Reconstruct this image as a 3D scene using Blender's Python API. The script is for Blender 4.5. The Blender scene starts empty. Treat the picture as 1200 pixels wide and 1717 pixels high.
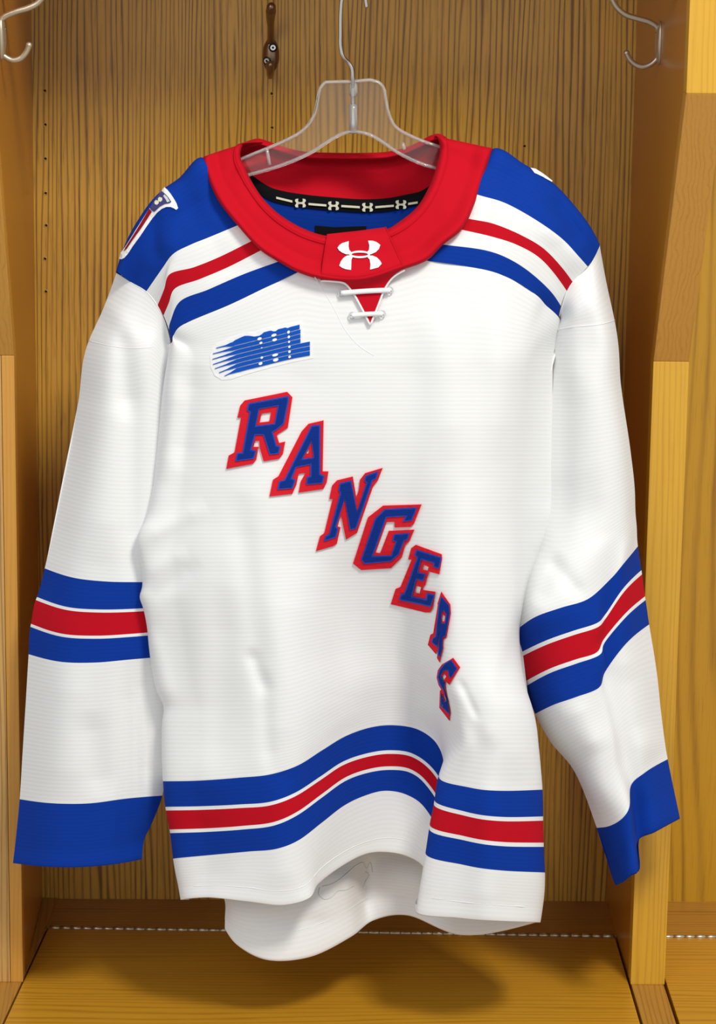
import bpy, bmesh, math, random
import numpy as np
from mathutils import Vector, Matrix
from mathutils.geometry import tessellate_polygon

random.seed(4); np.random.seed(4)
PI = math.pi
SC = bpy.context.scene
COL = SC.collection

# ------------------------------------------------------------------ camera
SEAT = 0.45                                   # height of the bench seat above the floor
FPX, TILT, ROLL, YAW = 4848.46, 0.22881, 0.01336, 0.02454
CAM = np.array([-0.04324, -3.0045, 1.13882 + SEAT])
_f = np.array([math.sin(YAW), math.cos(YAW), 0.0]); _r = np.array([math.cos(YAW), -math.sin(YAW), 0.0]); _u = np.array([0, 0, 1.0])
FW = _f * math.cos(TILT) - _u * math.sin(TILT); _u2 = _u * math.cos(TILT) + _f * math.sin(TILT)
RT = _r * math.cos(ROLL) + _u2 * math.sin(ROLL); UP = _u2 * math.cos(ROLL) - _r * math.sin(ROLL)
cam = bpy.data.cameras.new('camera'); cam_o = bpy.data.objects.new('camera', cam); COL.objects.link(cam_o)
cam.sensor_fit = 'VERTICAL'; cam.sensor_height = 36.0; cam.lens = FPX / 1717 * 36.0
cam.clip_start = 0.05; cam.clip_end = 50
M = Matrix.Identity(4)
for i in range(3):
    M[i][0], M[i][1], M[i][2], M[i][3] = RT[i], UP[i], -FW[i], CAM[i]
cam_o.matrix_world = M
SC.camera = cam_o

# ------------------------------------------------------------------ light
SC.view_settings.view_transform = 'Standard'; SC.view_settings.look = 'None'
SC.view_settings.exposure = 0.0; SC.view_settings.gamma = 1.0; SC.view_settings.use_curve_mapping = False
wd = bpy.data.worlds.new('room_light'); SC.world = wd; wd.use_nodes = True
wd.node_tree.nodes['Background'].inputs[0].default_value = (0.95, 0.98, 1.0, 1)
wd.node_tree.nodes['Background'].inputs[1].default_value = 0.68
def area(name, loc, aim, size, energy, colour):
    l = bpy.data.lights.new(name, 'AREA'); l.shape = 'RECTANGLE'; l.size, l.size_y = size; l.energy = energy; l.color = colour
    o = bpy.data.objects.new(name, l); COL.objects.link(o); o.location = loc
    o.rotation_euler = (Vector(aim) - Vector(loc)).to_track_quat('-Z', 'Y').to_euler()
    return o
area('overhead_light', (0.85, -2.1, 3.25), (0, -0.2, 1.1), (0.5, 0.5), 60, (1.0, 0.96, 0.86))
area('overhead_light', (-1.2, -3.4, 2.9), (0, -0.2, 0.9), (1.2, 1.2), 18, (1.0, 0.98, 0.95))  # dimmer fill light, added to soften the shadows from the front left

# ------------------------------------------------------------------ pixel rays of the photograph -> points at real depths
def at(u, v, Y):
    u = np.asarray(u, float)[..., None]; v = np.asarray(v, float)[..., None]; Y = np.asarray(Y, float)[..., None]
    d = FW + (u - 600) / FPX * RT - (v - 858.5) / FPX * UP
    return CAM + d * (Y - CAM[1]) / d[..., 1:2]
def at1(u, v, Y): return Vector(at(u, v, Y))
def at_plane(u, v, axis, val):
    d = FW + (u - 600) / FPX * RT - (v - 858.5) / FPX * UP
    return Vector(CAM + d * (val - CAM[axis]) / d[axis])

# ------------------------------------------------------------------ materials
def new_mat(name):
    m = bpy.data.materials.new(name); m.use_nodes = True
    return m, m.node_tree, m.node_tree.nodes['Principled BSDF']
def mathn(nt, op, a, b=None, c=None):
    n = nt.nodes.new('ShaderNodeMath'); n.operation = op
    for k, x in enumerate((a, b, c)):
        if x is None: continue
        if isinstance(x, (int, float)): n.inputs[k].default_value = x
        else: nt.links.new(x, n.inputs[k])
    return n.outputs[0]
def lin(c):
    return tuple(((x / 255) / 12.92 if x / 255 <= 0.04045 else ((x / 255 + 0.055) / 1.055) ** 2.4) for x in c) + (1,)
def mix(nt, fac, a, b, blend='MIX'):
    n = nt.nodes.new('ShaderNodeMix'); n.data_type = 'RGBA'; n.blend_type = blend
    for k, x in ((0, fac), (6, a), (7, b)):
        if isinstance(x, (int, float)): n.inputs[k].default_value = x
        elif isinstance(x, tuple): n.inputs[k].default_value = x
        else: nt.links.new(x, n.inputs[k])
    return n.outputs[2]
def wood(name, light, dark, axis='Z', period=0.0065, wobble=1.0, contrast=1.0, rough=0.36, coat=0.25, seed=0.0, cath=0.0, ycoef=0.83, piths=()):
    """straight grained oak: narrow growth bands along one axis, pores and a slow tone drift"""
    m, nt, bs = new_mat(name); N, L = nt.nodes, nt.links
    tc = N.new('ShaderNodeTexCoord')
    mp = N.new('ShaderNodeMapping'); mp.inputs['Location'].default_value = (seed, seed * 1.7, seed * 0.6)
    if axis == 'X': mp.inputs['Rotation'].default_value = (0, PI / 2, 0)
    if axis == 'Y': mp.inputs['Rotation'].default_value = (PI / 2, 0, 0)
    L.new(tc.outputs['Object'], mp.inputs[0])
    def stretch(sx, sz):
        k = N.new('ShaderNodeVectorMath'); k.operation = 'MULTIPLY'; k.inputs[1].default_value = (sx, sx, sz); L.new(mp.outputs[0], k.inputs[0]); return k.outputs[0]
    def noise(vec, scale, detail=2, r=0.5):
        n = N.new('ShaderNodeTexNoise'); n.inputs['Scale'].default_value = scale; n.inputs['Detail'].default_value = detail; n.inputs['Roughness'].default_value = r
        L.new(vec, n.inputs['Vector']); return n.outputs['Fac']
    sep = N.new('ShaderNodeSeparateXYZ'); L.new(mp.outputs[0], sep.inputs[0])
    across = mathn(nt, 'ADD', sep.outputs[0], mathn(nt, 'MULTIPLY', sep.outputs[1], ycoef))
    if piths:       # plain sawn veneer: long arches round each pith line
        s2 = N.new('ShaderNodeSeparateXYZ'); L.new(tc.outputs['Object'], s2.inputs[0]); rings = []
        for x0, z0, k in piths:
            dx = mathn(nt, 'SUBTRACT', s2.outputs[0], x0); dz = mathn(nt, 'MULTIPLY', mathn(nt, 'SUBTRACT', s2.outputs[2], z0), k)
            rings.append(mathn(nt, 'SQRT', mathn(nt, 'ADD', mathn(nt, 'MULTIPLY', dx, dx), mathn(nt, 'MULTIPLY', dz, dz))))
        across = rings[0]
        for r_ in rings[1:]: across = mathn(nt, 'MINIMUM', across, r_)
    w1 = mathn(nt, 'MULTIPLY', mathn(nt, 'SUBTRACT', noise(stretch(1, 0.09), 9, 1), 0.5), 0.10 * wobble)
    w2 = mathn(nt, 'MULTIPLY', mathn(nt, 'SUBTRACT', noise(stretch(1, 0.05), 60, 2), 0.5), 0.012)
    x = mathn(nt, 'ADD', across, mathn(nt, 'ADD', w1, w2))
    if cath:
        zz = mathn(nt, 'MULTIPLY', sep.outputs[2], 2.2)
        x = mathn(nt, 'ADD', x, mathn(nt, 'MULTIPLY', noise(stretch(1, 0.3), 3.2, 0), cath))
    ph = mathn(nt, 'MULTIPLY', x, 2 * PI / period)
    s = mathn(nt, 'MULTIPLY_ADD', mathn(nt, 'SINE', ph), 0.5, 0.5)
    band = mathn(nt, 'POWER', s, 4.0)
    band = mathn(nt, 'MULTIPLY', band, mathn(nt, 'MULTIPLY_ADD', noise(stretch(1, 0.06), 45, 2), 2.0, -0.15))
    pore = N.new('ShaderNodeMapRange'); pore.inputs[1].default_value = 0.52; pore.inputs[2].default_value = 0.75
    L.new(noise(stretch(1, 0.035), 620, 2, 0.6), pore.inputs[0])
    fac = mathn(nt, 'ADD', mathn(nt, 'MULTIPLY', band, 0.75 * contrast), mathn(nt, 'MULTIPLY', pore.outputs[0], 0.38 * contrast))
    fac.node.use_clamp = True
    tone = noise(stretch(1, 0.12), 6, 1)
    c = mix(nt, fac, lin(light), lin(dark))
    c = mix(nt, mathn(nt, 'MULTIPLY', tone, 0.22), c, (c_dark := tuple(v * 0.62 for v in lin(light)[:3]) + (1,)))
    L.new(c, bs.inputs['Base Color'])
    bs.inputs['Roughness'].default_value = rough; bs.inputs['Coat Weight'].default_value = coat; bs.inputs['Coat Roughness'].default_value = 0.22
    b = N.new('ShaderNodeBump'); b.inputs['Strength'].default_value = 0.12; b.inputs['Distance'].default_value = 0.0006; b.invert = True
    L.new(fac, b.inputs['Height']); L.new(b.outputs[0], bs.inputs['Normal'])
    return m
def fabric(name, colour, rib=0.0040, strength=0.14, tint=0.025, rough=0.9, sheen=0.0):
    """fine ribbed knit; the ribs follow the cloth's own UV, metres along the panel"""
    m, nt, bs = new_mat(name); N, L = nt.nodes, nt.links
    uv = N.new('ShaderNodeUVMap'); sep = N.new('ShaderNodeSeparateXYZ'); L.new(uv.outputs[0], sep.inputs[0])
    s = mathn(nt, 'MULTIPLY_ADD', mathn(nt, 'SINE', mathn(nt, 'MULTIPLY', sep.outputs[1], 2 * PI / rib)), 0.5, 0.5)
    n = N.new('ShaderNodeTexNoise'); n.inputs['Scale'].default_value = 900; n.inputs['Detail'].default_value = 1; L.new(uv.outputs[0], n.inputs['Vector'])
    h = mathn(nt, 'ADD', mathn(nt, 'MULTIPLY', s, 0.6), mathn(nt, 'MULTIPLY', n.outputs['Fac'], 0.55))
    base = lin(colour); low = tuple(v * (1 - tint * 2.2) for v in base[:3]) + (1,)
    L.new(mix(nt, h, low, base), bs.inputs['Base Color'])
    bs.inputs['Roughness'].default_value = rough; bs.inputs['Specular IOR Level'].default_value = 0.2
    bs.inputs['Sheen Weight'].default_value = sheen; bs.inputs['Sheen Roughness'].default_value = 0.5
    b = N.new('ShaderNodeBump'); b.inputs['Strength'].default_value = strength; b.inputs['Distance'].default_value = 0.0007
    L.new(h, b.inputs['Height']); L.new(b.outputs[0], bs.inputs['Normal'])
    return m
def plain(name, colour, rough=0.5, metal=0.0, **kw):
    m, nt, bs = new_mat(name)
    n = nt.nodes.new('ShaderNodeTexNoise'); n.inputs['Scale'].default_value = 60; n.inputs['Detail'].default_value = 2
    b = lin(colour); d = tuple(v * 0.9 for v in b[:3]) + (1,)
    nt.links.new(mix(nt, n.outputs['Fac'], d, b), bs.inputs['Base Color'])
    bs.inputs['Roughness'].default_value = rough; bs.inputs['Metallic'].default_value = metal
    for k, v in kw.items(): bs.inputs[k.replace('_', ' ')].default_value = v
    return m

W_BACK = wood('oak_back_panel', (222, 170, 64), (122, 80, 22), 'Z', 0.0056, 0.55, 1.25, seed=1.3, piths=((-0.102, 0.42, 0.06), (0.133, 0.40, 0.06)))
W_BAY = wood('oak_bay_panel', (202, 154, 32), (148, 102, 16), 'Z', 0.016, 1.6, 0.9, seed=4.1)
W_SIDE = wood('oak_side_panel', (190, 120, 24), (158, 92, 14), 'Z', 0.009, 0.6, 0.35, rough=0.32, coat=0.32, seed=7.7)
W_TRIM = wood('oak_light_trim', (218, 166, 48), (180, 124, 30), 'Z', 0.005, 0.5, 0.6, seed=2.2, ycoef=0.1)
W_TRIM2 = wood('oak_mid_trim', (212, 152, 62), (168, 110, 36), 'Z', 0.0045, 0.4, 0.4, seed=5.9, ycoef=0.05)
W_TRIM3 = wood('oak_tan_trim', (206, 160, 92), (136, 92, 42), 'Z', 0.006, 0.8, 1.0, seed=9.4, ycoef=0.1)
W_SEAT = wood('oak_seat_lid', (200, 144, 36), (144, 96, 18), 'X', 0.0075, 1.0, 0.75, seed=3.6, ycoef=1.0)
W_RAIL = wood('oak_seat_rail', (178, 124, 40), (122, 80, 18), 'X', 0.005, 0.8, 0.7, seed=6.5)
W_STRIP = wood('oak_seat_strip', (178, 126, 48), (120, 80, 28), 'Y', 0.006, 0.8, 0.8, seed=8.8)
F_WHITE = fabric('white_knit', (236, 237, 238))
F_HEMW = fabric('white_hem_knit', (238, 239, 240), strength=0.08)
F_BLUE = fabric('blue_knit', (0, 54, 156), tint=0.05, strength=0.12)
F_RED = fabric('red_knit', (194, 5, 30), rib=0.0016, tint=0.05, strength=0.1)
F_RED2 = fabric('red_twill', (222, 30, 46), rib=0.0012, tint=0.08, strength=0.3)
F_LETTER = fabric('blue_twill', (6, 50, 142), rib=0.0010, tint=0.12, strength=0.5)
F_SATIN = fabric('blue_satin_stitch', (24, 72, 186), rib=0.0008, tint=0.1, strength=0.4, rough=0.5)
F_PRINT = fabric('blue_print', (14, 82, 184), tint=0.03, strength=0.1)
F_PATCH = fabric('white_patch', (240, 241, 242), strength=0.05, tint=0.01)
F_BLACK = fabric('black_tape', (12, 12, 16), tint=0.1)
F_GREY = fabric('grey_thread', (212, 216, 218), tint=0.1)
F_PURPLE = fabric('slate_patch', (74, 72, 128), rib=0.001, tint=0.15)
F_MAROON = fabric('dark_red_patch', (140, 16, 30), rib=0.001)
F_CREAM = fabric('cream_print', (226, 226, 206), tint=0.02)
M_STEEL = plain('bright_steel', (214, 214, 210), 0.25, 1.0)
M_NICKEL = plain('satin_nickel', (206, 194, 170), 0.32, 0.75)
M_BRONZE = plain('worn_bronze', (150, 126, 102), 0.30, 0.85)
M_HINGE = plain('hinge_steel', (200, 192, 170), 0.35, 1.0)
M_DARK = plain('dark_void', (18, 12, 8), 0.8)  # near black, stands in for the shade inside holes, recesses and gaps
M_FLOOR = plain('grey_floor', (172, 168, 160), 0.7)
def clear_plastic(name, haze):
    m, nt, bs = new_mat(name)
    n = nt.nodes.new('ShaderNodeTexNoise'); n.inputs['Scale'].default_value = 40
    bs.inputs['Base Color'].default_value = (0.99, 0.99, 0.99, 1); bs.inputs['Roughness'].default_value = 0.08; bs.inputs['IOR'].default_value = 1.40
    nt.links.new(mathn(nt, 'MULTIPLY_ADD', n.outputs['Fac'], 0.06, 0.03), bs.inputs['Roughness'])
    bs.inputs['Transmission Weight'].default_value = 1.0 - haze
    return m
M_CLEAR = clear_plastic('clear_plastic', 0.02); M_CLEARRIM = clear_plastic('clear_plastic_rim', 0.22)

# ------------------------------------------------------------------ object helpers
def root_of(o):
    while o.parent: o = o.parent
    return o
def link(name, me, parent=None, mat=None):
    if mat is not None:
        me.materials.clear(); me.materials.append(mat)
    o = bpy.data.objects.new(name, me); COL.objects.link(o)
    if parent is not None: o.parent = parent
    return o
def tag(o, label=None, cat=None, group=None, kind=None):
    for k, v in (('label', label), ('category', cat), ('group', group), ('kind', kind)):
        if v: o[k] = v
    return o
def empty(name, loc, label, cat, group=None):
    o = bpy.data.objects.new(name, None); COL.objects.link(o); o.location = loc; o.empty_display_size = 0.05
    return tag(o, label, cat, group)
def org(parent): return np.array(root_of(parent).location) if parent is not None else np.zeros(3)
def mesh_from(name, verts, faces, mat, parent=None, smooth=True, uvs=None, normals=None, label=None):
    me = bpy.data.meshes.new(name)
    V = np.asarray(verts, float)
    o0 = org(parent) if parent is not None else V.mean(0)
    me.from_pydata([tuple(p) for p in V - o0], [], faces)
    if smooth: me.polygons.foreach_set('use_smooth', [True] * len(me.polygons))
    if uvs is not None:
        lay = me.uv_layers.new(name='UVMap')
        li = np.zeros(len(me.loops), int); me.loops.foreach_get('vertex_index', li)
        lay.data.foreach_set('uv', np.asarray(uvs)[li].ravel())
    me.update()
    if normals is not None:
        me.normals_split_custom_set_from_vertices([tuple(n) for n in normals])
    o = link(name, me, parent, mat)
    if parent is None: o.location = o0
    if label: o['label'] = label
    return o
def from_bm(name, bm, mat, parent=None, smooth=False, label=None):
    """bm is in world coordinates"""
    bmesh.ops.recalc_face_normals(bm, faces=bm.faces[:])
    me = bpy.data.meshes.new(name)
    if parent is not None: o0 = Vector(org(parent))
    else:
        o0 = sum((v.co for v in bm.verts), Vector()) / len(bm.verts)
    bmesh.ops.translate(bm, verts=bm.verts[:], vec=-o0)
    bm.to_mesh(me); bm.free()
    if smooth: me.polygons.foreach_set('use_smooth', [True] * len(me.polygons))
    o = link(name, me, parent, mat)
    if parent is None: o.location = o0
    if label: o['label'] = label
    return o
def box(bm, x0, x1, y0, y1, z0, z1, bev=0.0):
    r = bmesh.ops.create_cube(bm, size=1)
    for v in r['verts']:
        v.co = Vector((x0 + (v.co.x + .5) * (x1 - x0), y0 + (v.co.y + .5) * (y1 - y0), z0 + (v.co.z + .5) * (z1 - z0)))
    if bev:
        es = {e for v in r['verts'] for e in v.link_edges}
        bmesh.ops.bevel(bm, geom=list(es), offset=bev, segments=2, profile=0.7, affect='EDGES')
def prism(bm, poly, ext, bev=0.0):
    """poly: list of Vector (planar), ext: extrusion vector"""
    a = [bm.verts.new(p) for p in poly]; b = [bm.verts.new(Vector(p) + Vector(ext)) for p in poly]
    n = len(a); fs = [bm.faces.new(a), bm.faces.new(b[::-1])]
    for i in range(n): fs.append(bm.faces.new((a[i], b[i], b[(i + 1) % n], a[(i + 1) % n])))
    if bev:
        es = {e for f in fs for e in f.edges}
        bmesh.ops.recalc_face_normals(bm, faces=fs)
        bmesh.ops.bevel(bm, geom=list(es), offset=bev, segments=2, profile=0.7, affect='EDGES')
def smooth_path(pts, n=8):
    P = np.asarray(pts, float)
    if len(P) < 3: return P
    t = np.r_[0, np.cumsum(np.linalg.norm(np.diff(P, axis=0), axis=1))]
    ti = np.concatenate([np.linspace(t[i], t[i + 1], n, endpoint=False) for i in range(len(t) - 1)] + [[t[-1]]])
    return spl(t, P, ti)
def tube(bm, pts, rad, seg=10, flat=1.0, flat_dir=None, caps=True):
    """swept tube; rad may be a list; flat scales the section along flat_dir"""
    P = [Vector(p) for p in pts]; n = len(P)
    R = [rad] * n if isinstance(rad, (int, float)) else list(rad)
    ref = Vector(flat_dir) if flat_dir is not None else None
    rings = []; prev = None
    for i in range(n):
        t = (P[min(i + 1, n - 1)] - P[max(i - 1, 0)]).normalized()
        if ref is not None:
            a = ref - t * ref.dot(t)
            a = a.normalized() if a.length > 1e-6 else t.orthogonal().normalized()
        elif prev is None: a = t.orthogonal().normalized()
        else:
            a = prev - t * prev.dot(t); a.normalize()
        prev = a; b = t.cross(a)
        ring = []
        for k in range(seg):
            th = 2 * PI * k / seg
            ring.append(bm.verts.new(P[i] + a * (math.cos(th) * R[i] * flat) + b * (math.sin(th) * R[i])))
        rings.append(ring)
    for i in range(n - 1):
        for k in range(seg):
            bm.faces.new((rings[i][k], rings[i][(k + 1) % seg], rings[i + 1][(k + 1) % seg], rings[i + 1][k]))
    if caps:
        for ring, e in ((rings[0], P[0] - P[1]), (rings[-1], P[-1] - P[-2])):
            c = bm.verts.new(sum((v.co for v in ring), Vector()) / seg + e.normalized() * (ring[0].co - ring[seg // 2].co).length * 0.25)
            for k in range(seg): bm.faces.new((ring[k], ring[(k + 1) % seg], c))

# ------------------------------------------------------------------ splines and cloth grids
def spl(x, y, xi):
    """C1 interpolating cubic with parabolic end-aware slopes; y has shape (n, ...)"""
    x = np.asarray(x, float); y = np.asarray(y, float); n = len(x)
    h = np.diff(x); sh = (slice(None),) + (None,) * (y.ndim - 1)
    d = np.diff(y, axis=0) / h[sh]
    m = np.zeros_like(y)
    if n == 2: m[:] = d[0]
    else:
        m[1:-1] = (d[:-1] * h[1:][sh] + d[1:] * h[:-1][sh]) / (h[:-1] + h[1:])[sh]
        m[0] = d[0] * 1.5 - m[1] * 0.5; m[-1] = d[-1] * 1.5 - m[-2] * 0.5
    k = np.clip(np.searchsorted(x, xi, side='right') - 1, 0, n - 2)
    t = ((xi - x[k]) / h[k])[sh]; hk = h[k][sh]
    return ((1 + 2 * t) * (1 - t) ** 2 * y[k] + t * (1 - t) ** 2 * hk * m[k] + t * t * (3 - 2 * t) * y[k + 1] + t * t * (t - 1) * hk * m[k + 1])
class Grid:
    """control rows of (u, v, Y) -> dense cloth surface. rows[i] is the dense row index of control row i"""
    def __init__(s, ctrl, step=5.0, wr=None):
        C = np.asarray(ctrl, float)
        rd = np.maximum(np.linalg.norm(np.diff(C, axis=0)[..., :2], axis=2).mean(1), 1.5)
        cd = np.maximum(np.linalg.norm(np.diff(C, axis=1) * np.array([1, 1, 700.0]), axis=2).mean(0), 1.5)
        rt = np.r_[0, np.cumsum(rd)]; ct = np.r_[0, np.cumsum(cd)]
        def sub(t, d):
            out, idx = [], [0]
            for i in range(len(d)):
                k = max(1, int(math.ceil(d[i] / step))); out += list(np.linspace(t[i], t[i + 1], k, endpoint=False)); idx.append(idx[-1] + k)
            return np.array(out + [t[-1]]), idx
        ri, s.rows = sub(rt, rd); ci, s.cols = sub(ct, cd)
        A = spl(rt, C, ri); A = np.swapaxes(spl(ct, np.swapaxes(A, 0, 1), ci), 0, 1)
        s.u, s.v, s.Y = A[..., 0].copy(), A[..., 1].copy(), A[..., 2].copy()
        if wr is not None: s.Y += wr(s.u, s.v)
        s.build()
    def build(s):
        s.P = at(s.u, s.v, s.Y)
        du = np.gradient(s.P, axis=1); dv = np.gradient(s.P, axis=0)
        n = np.cross(du, dv); s.N = n / np.maximum(np.linalg.norm(n, axis=2, keepdims=True), 1e-12)
        ru = np.linalg.norm(np.diff(s.P, axis=1), axis=2).mean(0); rv = np.linalg.norm(np.diff(s.P, axis=0), axis=2).mean(1)
        a = np.r_[0, np.cumsum(ru)]; b = np.r_[0, np.cumsum(rv)]
        s.UV = np.stack(np.meshgrid(a, b), -1)
    def emit(s, name, mat, parent, r0=0, r1=None, c0=0, c1=None, label=None, flip=False):
        r1 = s.P.shape[0] - 1 if r1 is None else r1; c1 = s.P.shape[1] - 1 if c1 is None else c1
        P = s.P[r0:r1 + 1, c0:c1 + 1]; h, w = P.shape[:2]
        idx = np.arange(h * w).reshape(h, w)
        q = np.stack([idx[:-1, :-1], idx[1:, :-1], idx[1:, 1:], idx[:-1, 1:]], -1).reshape(-1, 4)
        N = s.N[r0:r1 + 1, c0:c1 + 1].reshape(-1, 3)
        if flip: q = q[:, ::-1]
        else: N = -N
        # the winding used here makes faces look towards -Y for left-to-right, top-to-bottom grids
        return mesh_from(name, P.reshape(-1, 3), q.tolist(), mat, parent, True, s.UV[r0:r1 + 1, c0:c1 + 1].reshape(-1, 2), N, label)
def seg_ridge(u, v, a, b, w, amp):
    """a soft straight fold from a to b, tapering out at both ends"""
    a = np.array(a, float); b = np.array(b, float); d = b - a; L2 = d @ d
    t = ((u - a[0]) * d[0] + (v - a[1]) * d[1]) / L2
    px = a[0] + np.clip(t, 0, 1) * d[0]; py = a[1] + np.clip(t, 0, 1) * d[1]
    r2 = (u - px) ** 2 + (v - py) ** 2
    env = np.clip(np.minimum(t, 1 - t) * 4 + 0.25, 0, 1)
    return amp * np.exp(-r2 / (2 * w * w)) * np.where((t > -0.3) & (t < 1.3), env, 0)
def folds(lst):
    return lambda u, v: sum(seg_ridge(u, v, a, b, w, amp) for a, b, w, amp in lst)

# ================================================================== THE SETTING
D1, D2, ZL, ZU = 0.2387, 0.4009, 0.6473 + SEAT, 0.9199 + SEAT
HW, TH, TOP = 0.31, 0.035, 1.45 + SEAT
bm = bmesh.new(); box(bm, -3, 3, -5, 0.03, -0.05, 0)
tag(from_bm('floor', bm, M_FLOOR), kind='structure')
bm = bmesh.new(); box(bm, -HW - TH / 2, HW + TH / 2, 0, 0.018, 0, TOP)
wall = tag(from_bm('wall_back', bm, W_BACK), kind='structure')
for s in (1, -1):
    bm = bmesh.new(); box(bm, min(s * (HW + TH / 2), s * 1.0), max(s * (HW + TH / 2), s * 1.0), 0, 0.018, 0, TOP)
    tag(from_bm('wall_back', bm, W_BAY), kind='structure')
SHELF = 1.20 + SEAT
bm = bmesh.new(); box(bm, -1.0, 1.0, -D2 + 0.004, 0, SHELF, SHELF + 0.03)  # shelf above the view, added so the upper back panel is shaded
ceil = tag(from_bm('unseen_shelf', bm, W_SIDE), kind='structure')
# the rail under the shelf that carries the hanger (just above the picture)
RAILP = at1(592, -21, -0.31)
bm = bmesh.new(); tube(bm, [Vector((-HW, RAILP.y, RAILP.z)), Vector((HW, RAILP.y, RAILP.z))], 0.0065, 14)
from_bm('hanging_rail', bm, M_NICKEL, ceil, True)
# drilled holes of the back panel: dark discs for the shade inside, pale rims
for (u, v) in [(75, 152), (76, 209), (76, 266), (76.5, 324), (77.5, 378), (75.5, 434), (77, 489), (455.5, 157), (456, 214), (879, 245)]:
    c = at1(u, v, -0.0004); bm = bmesh.new()
    bmesh.ops.create_circle(bm, cap_ends=True, radius=0.0013, segments=12, matrix=Matrix.Translation(c) @ Matrix.Rotation(PI / 2, 4, 'X'))
    h = from_bm('peg_hole', bm, M_DARK, wall)
    bm = bmesh.new()
    ring = [c + Vector((math.cos(k * PI / 8), 0.0001, math.sin(k * PI / 8))) * 0.0017 for k in range(17)]
    for p in ring: p.y = c.y + 0.0001
    tube(bm, ring, 0.0004, 5, caps=False); from_bm('rim', bm, W_TRIM, h)

# ---- dividers between the stalls
def divider(x0, x1, label, inner):
    d = empty('locker_divider', ((x0 + x1) / 2, -0.12, 0), label, 'divider', 'oak dividers of the locker stall')
    e = 0.022
    prof = [(0, SEAT), (-D1 + e, SEAT), (-D1 + e, ZL), (-D2 + e, ZU), (-D2 + e, TOP), (0, TOP)]
    bm = bmesh.new(); prism(bm, [Vector((x0 + .0004, y, z)) for y, z in prof], (x1 - x0 - .0008, 0, 0))
    from_bm('side_panel', bm, W_SIDE, d)
    def piece(poly, a, b, mat, label=None):
        bm = bmesh.new(); prism(bm, [Vector((a, y, z)) for y, z in poly], (b - a, 0, 0), 0.0012)
        from_bm('edge_trim', bm, mat, d, label=label)
    low = [(-D1, SEAT), (-D1, ZL), (-D1 + e, ZL), (-D1 + e, SEAT)]
    if inner:
        xs = -HW - 0.0125
        piece(low, xs, x1, W_TRIM2); piece(low, x0, xs - .0003, W_TRIM3)
    else: piece(low, x0, x1, W_TRIM)
    piece([(-D1, ZL), (-D2, ZU), (-D2 + e, ZU), (-D1 + e, ZL)], x0, x1, W_TRIM2)
    piece([(-D2, ZU), (-D2, TOP), (-D2 + e, TOP), (-D2 + e, ZU)], x0, x1, W_TRIM)
    return d
divider(HW, HW + TH, 'light oak locker divider with a slanting front edge, behind the sleeve on the right', False)
divider(-HW - TH, -HW, 'oak locker divider at the left edge, mostly cut off by the frame', True)

# ---- benches
YH = -0.090                                   # hinge line
FRONT = -0.47
def bench(label, xa, xb, lid_l, lid_r, hinge_l, hinge_r, knuckles):
    """xa..xb outer extents; lid_l/lid_r: (x at the hinge, x at the front) of the lid edges"""
    b = empty('locker_bench', ((xa + xb) / 2, FRONT / 2, 0), label, 'bench', 'hinged oak seats of the lockers')
    T = 0.02
    yl, yr = hinge_l, hinge_r
    bm = bmesh.new()
    prism(bm, [Vector((xa, 0, SEAT)), Vector((xb, 0, SEAT)), Vector((xb, yr + .002, SEAT)), Vector((xa, yl + .002, SEAT))], (0, 0, -T), 0.0006)
    from_bm('back_rail', bm, W_RAIL, b)
    bm = bmesh.new()
    prism(bm, [Vector((lid_l[0] + .0012, yl - .002, SEAT)), Vector((lid_r[0] - .0012, yr - .002, SEAT)), Vector((lid_r[1] - .0012, FRONT, SEAT)), Vector((lid_l[1] + .0012, FRONT, SEAT))], (0, 0, -T), 0.0012)
    from_bm('lid', bm, W_SEAT, b)
    bm = bmesh.new(); box(bm, xa, xb, FRONT + .02, FRONT + .038, 0, SEAT - T); from_bm('front_panel', bm, W_SIDE, b)
    bm = bmesh.new(); box(bm, xa, xb, FRONT + .04, -0.002, SEAT - T - .03, SEAT - T - .012); from_bm('gap_shade_sheet', bm, M_DARK, b)  # void-dark sheet under the lid, its colour stands in for shade in the gaps
    # piano hinge: leaf and knuckles
    A = Vector((lid_l[0] + .002, yl, SEAT)); B = Vector((lid_r[0] - .002, yr, SEAT))
    bm = bmesh.new(); tube(bm, [A, B], 0.0013, 8); hg = from_bm('hinge', bm, M_DARK, b, True, 'dark pin of the piano hinge')
    d = (B - A) / knuckles; me0 = None
    for k in range(knuckles):
        p = A + d * (k + 0.04); q = A + d * (k + 0.93)
        bm = bmesh.new(); tube(bm, [p, q], 0.0027 if k % 2 == 0 else 0.0023, 8); from_bm('knuckle', bm, M_HINGE, hg, True)
    return b
L0, L1 = -0.2980, -0.3310
b1 = bench('oak bench seat under the jersey with hinged lid', -HW - TH / 2, HW + TH, (L0, L1), (HW - .0006, HW - .0006), -0.0870, -0.1050, 53)
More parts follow.
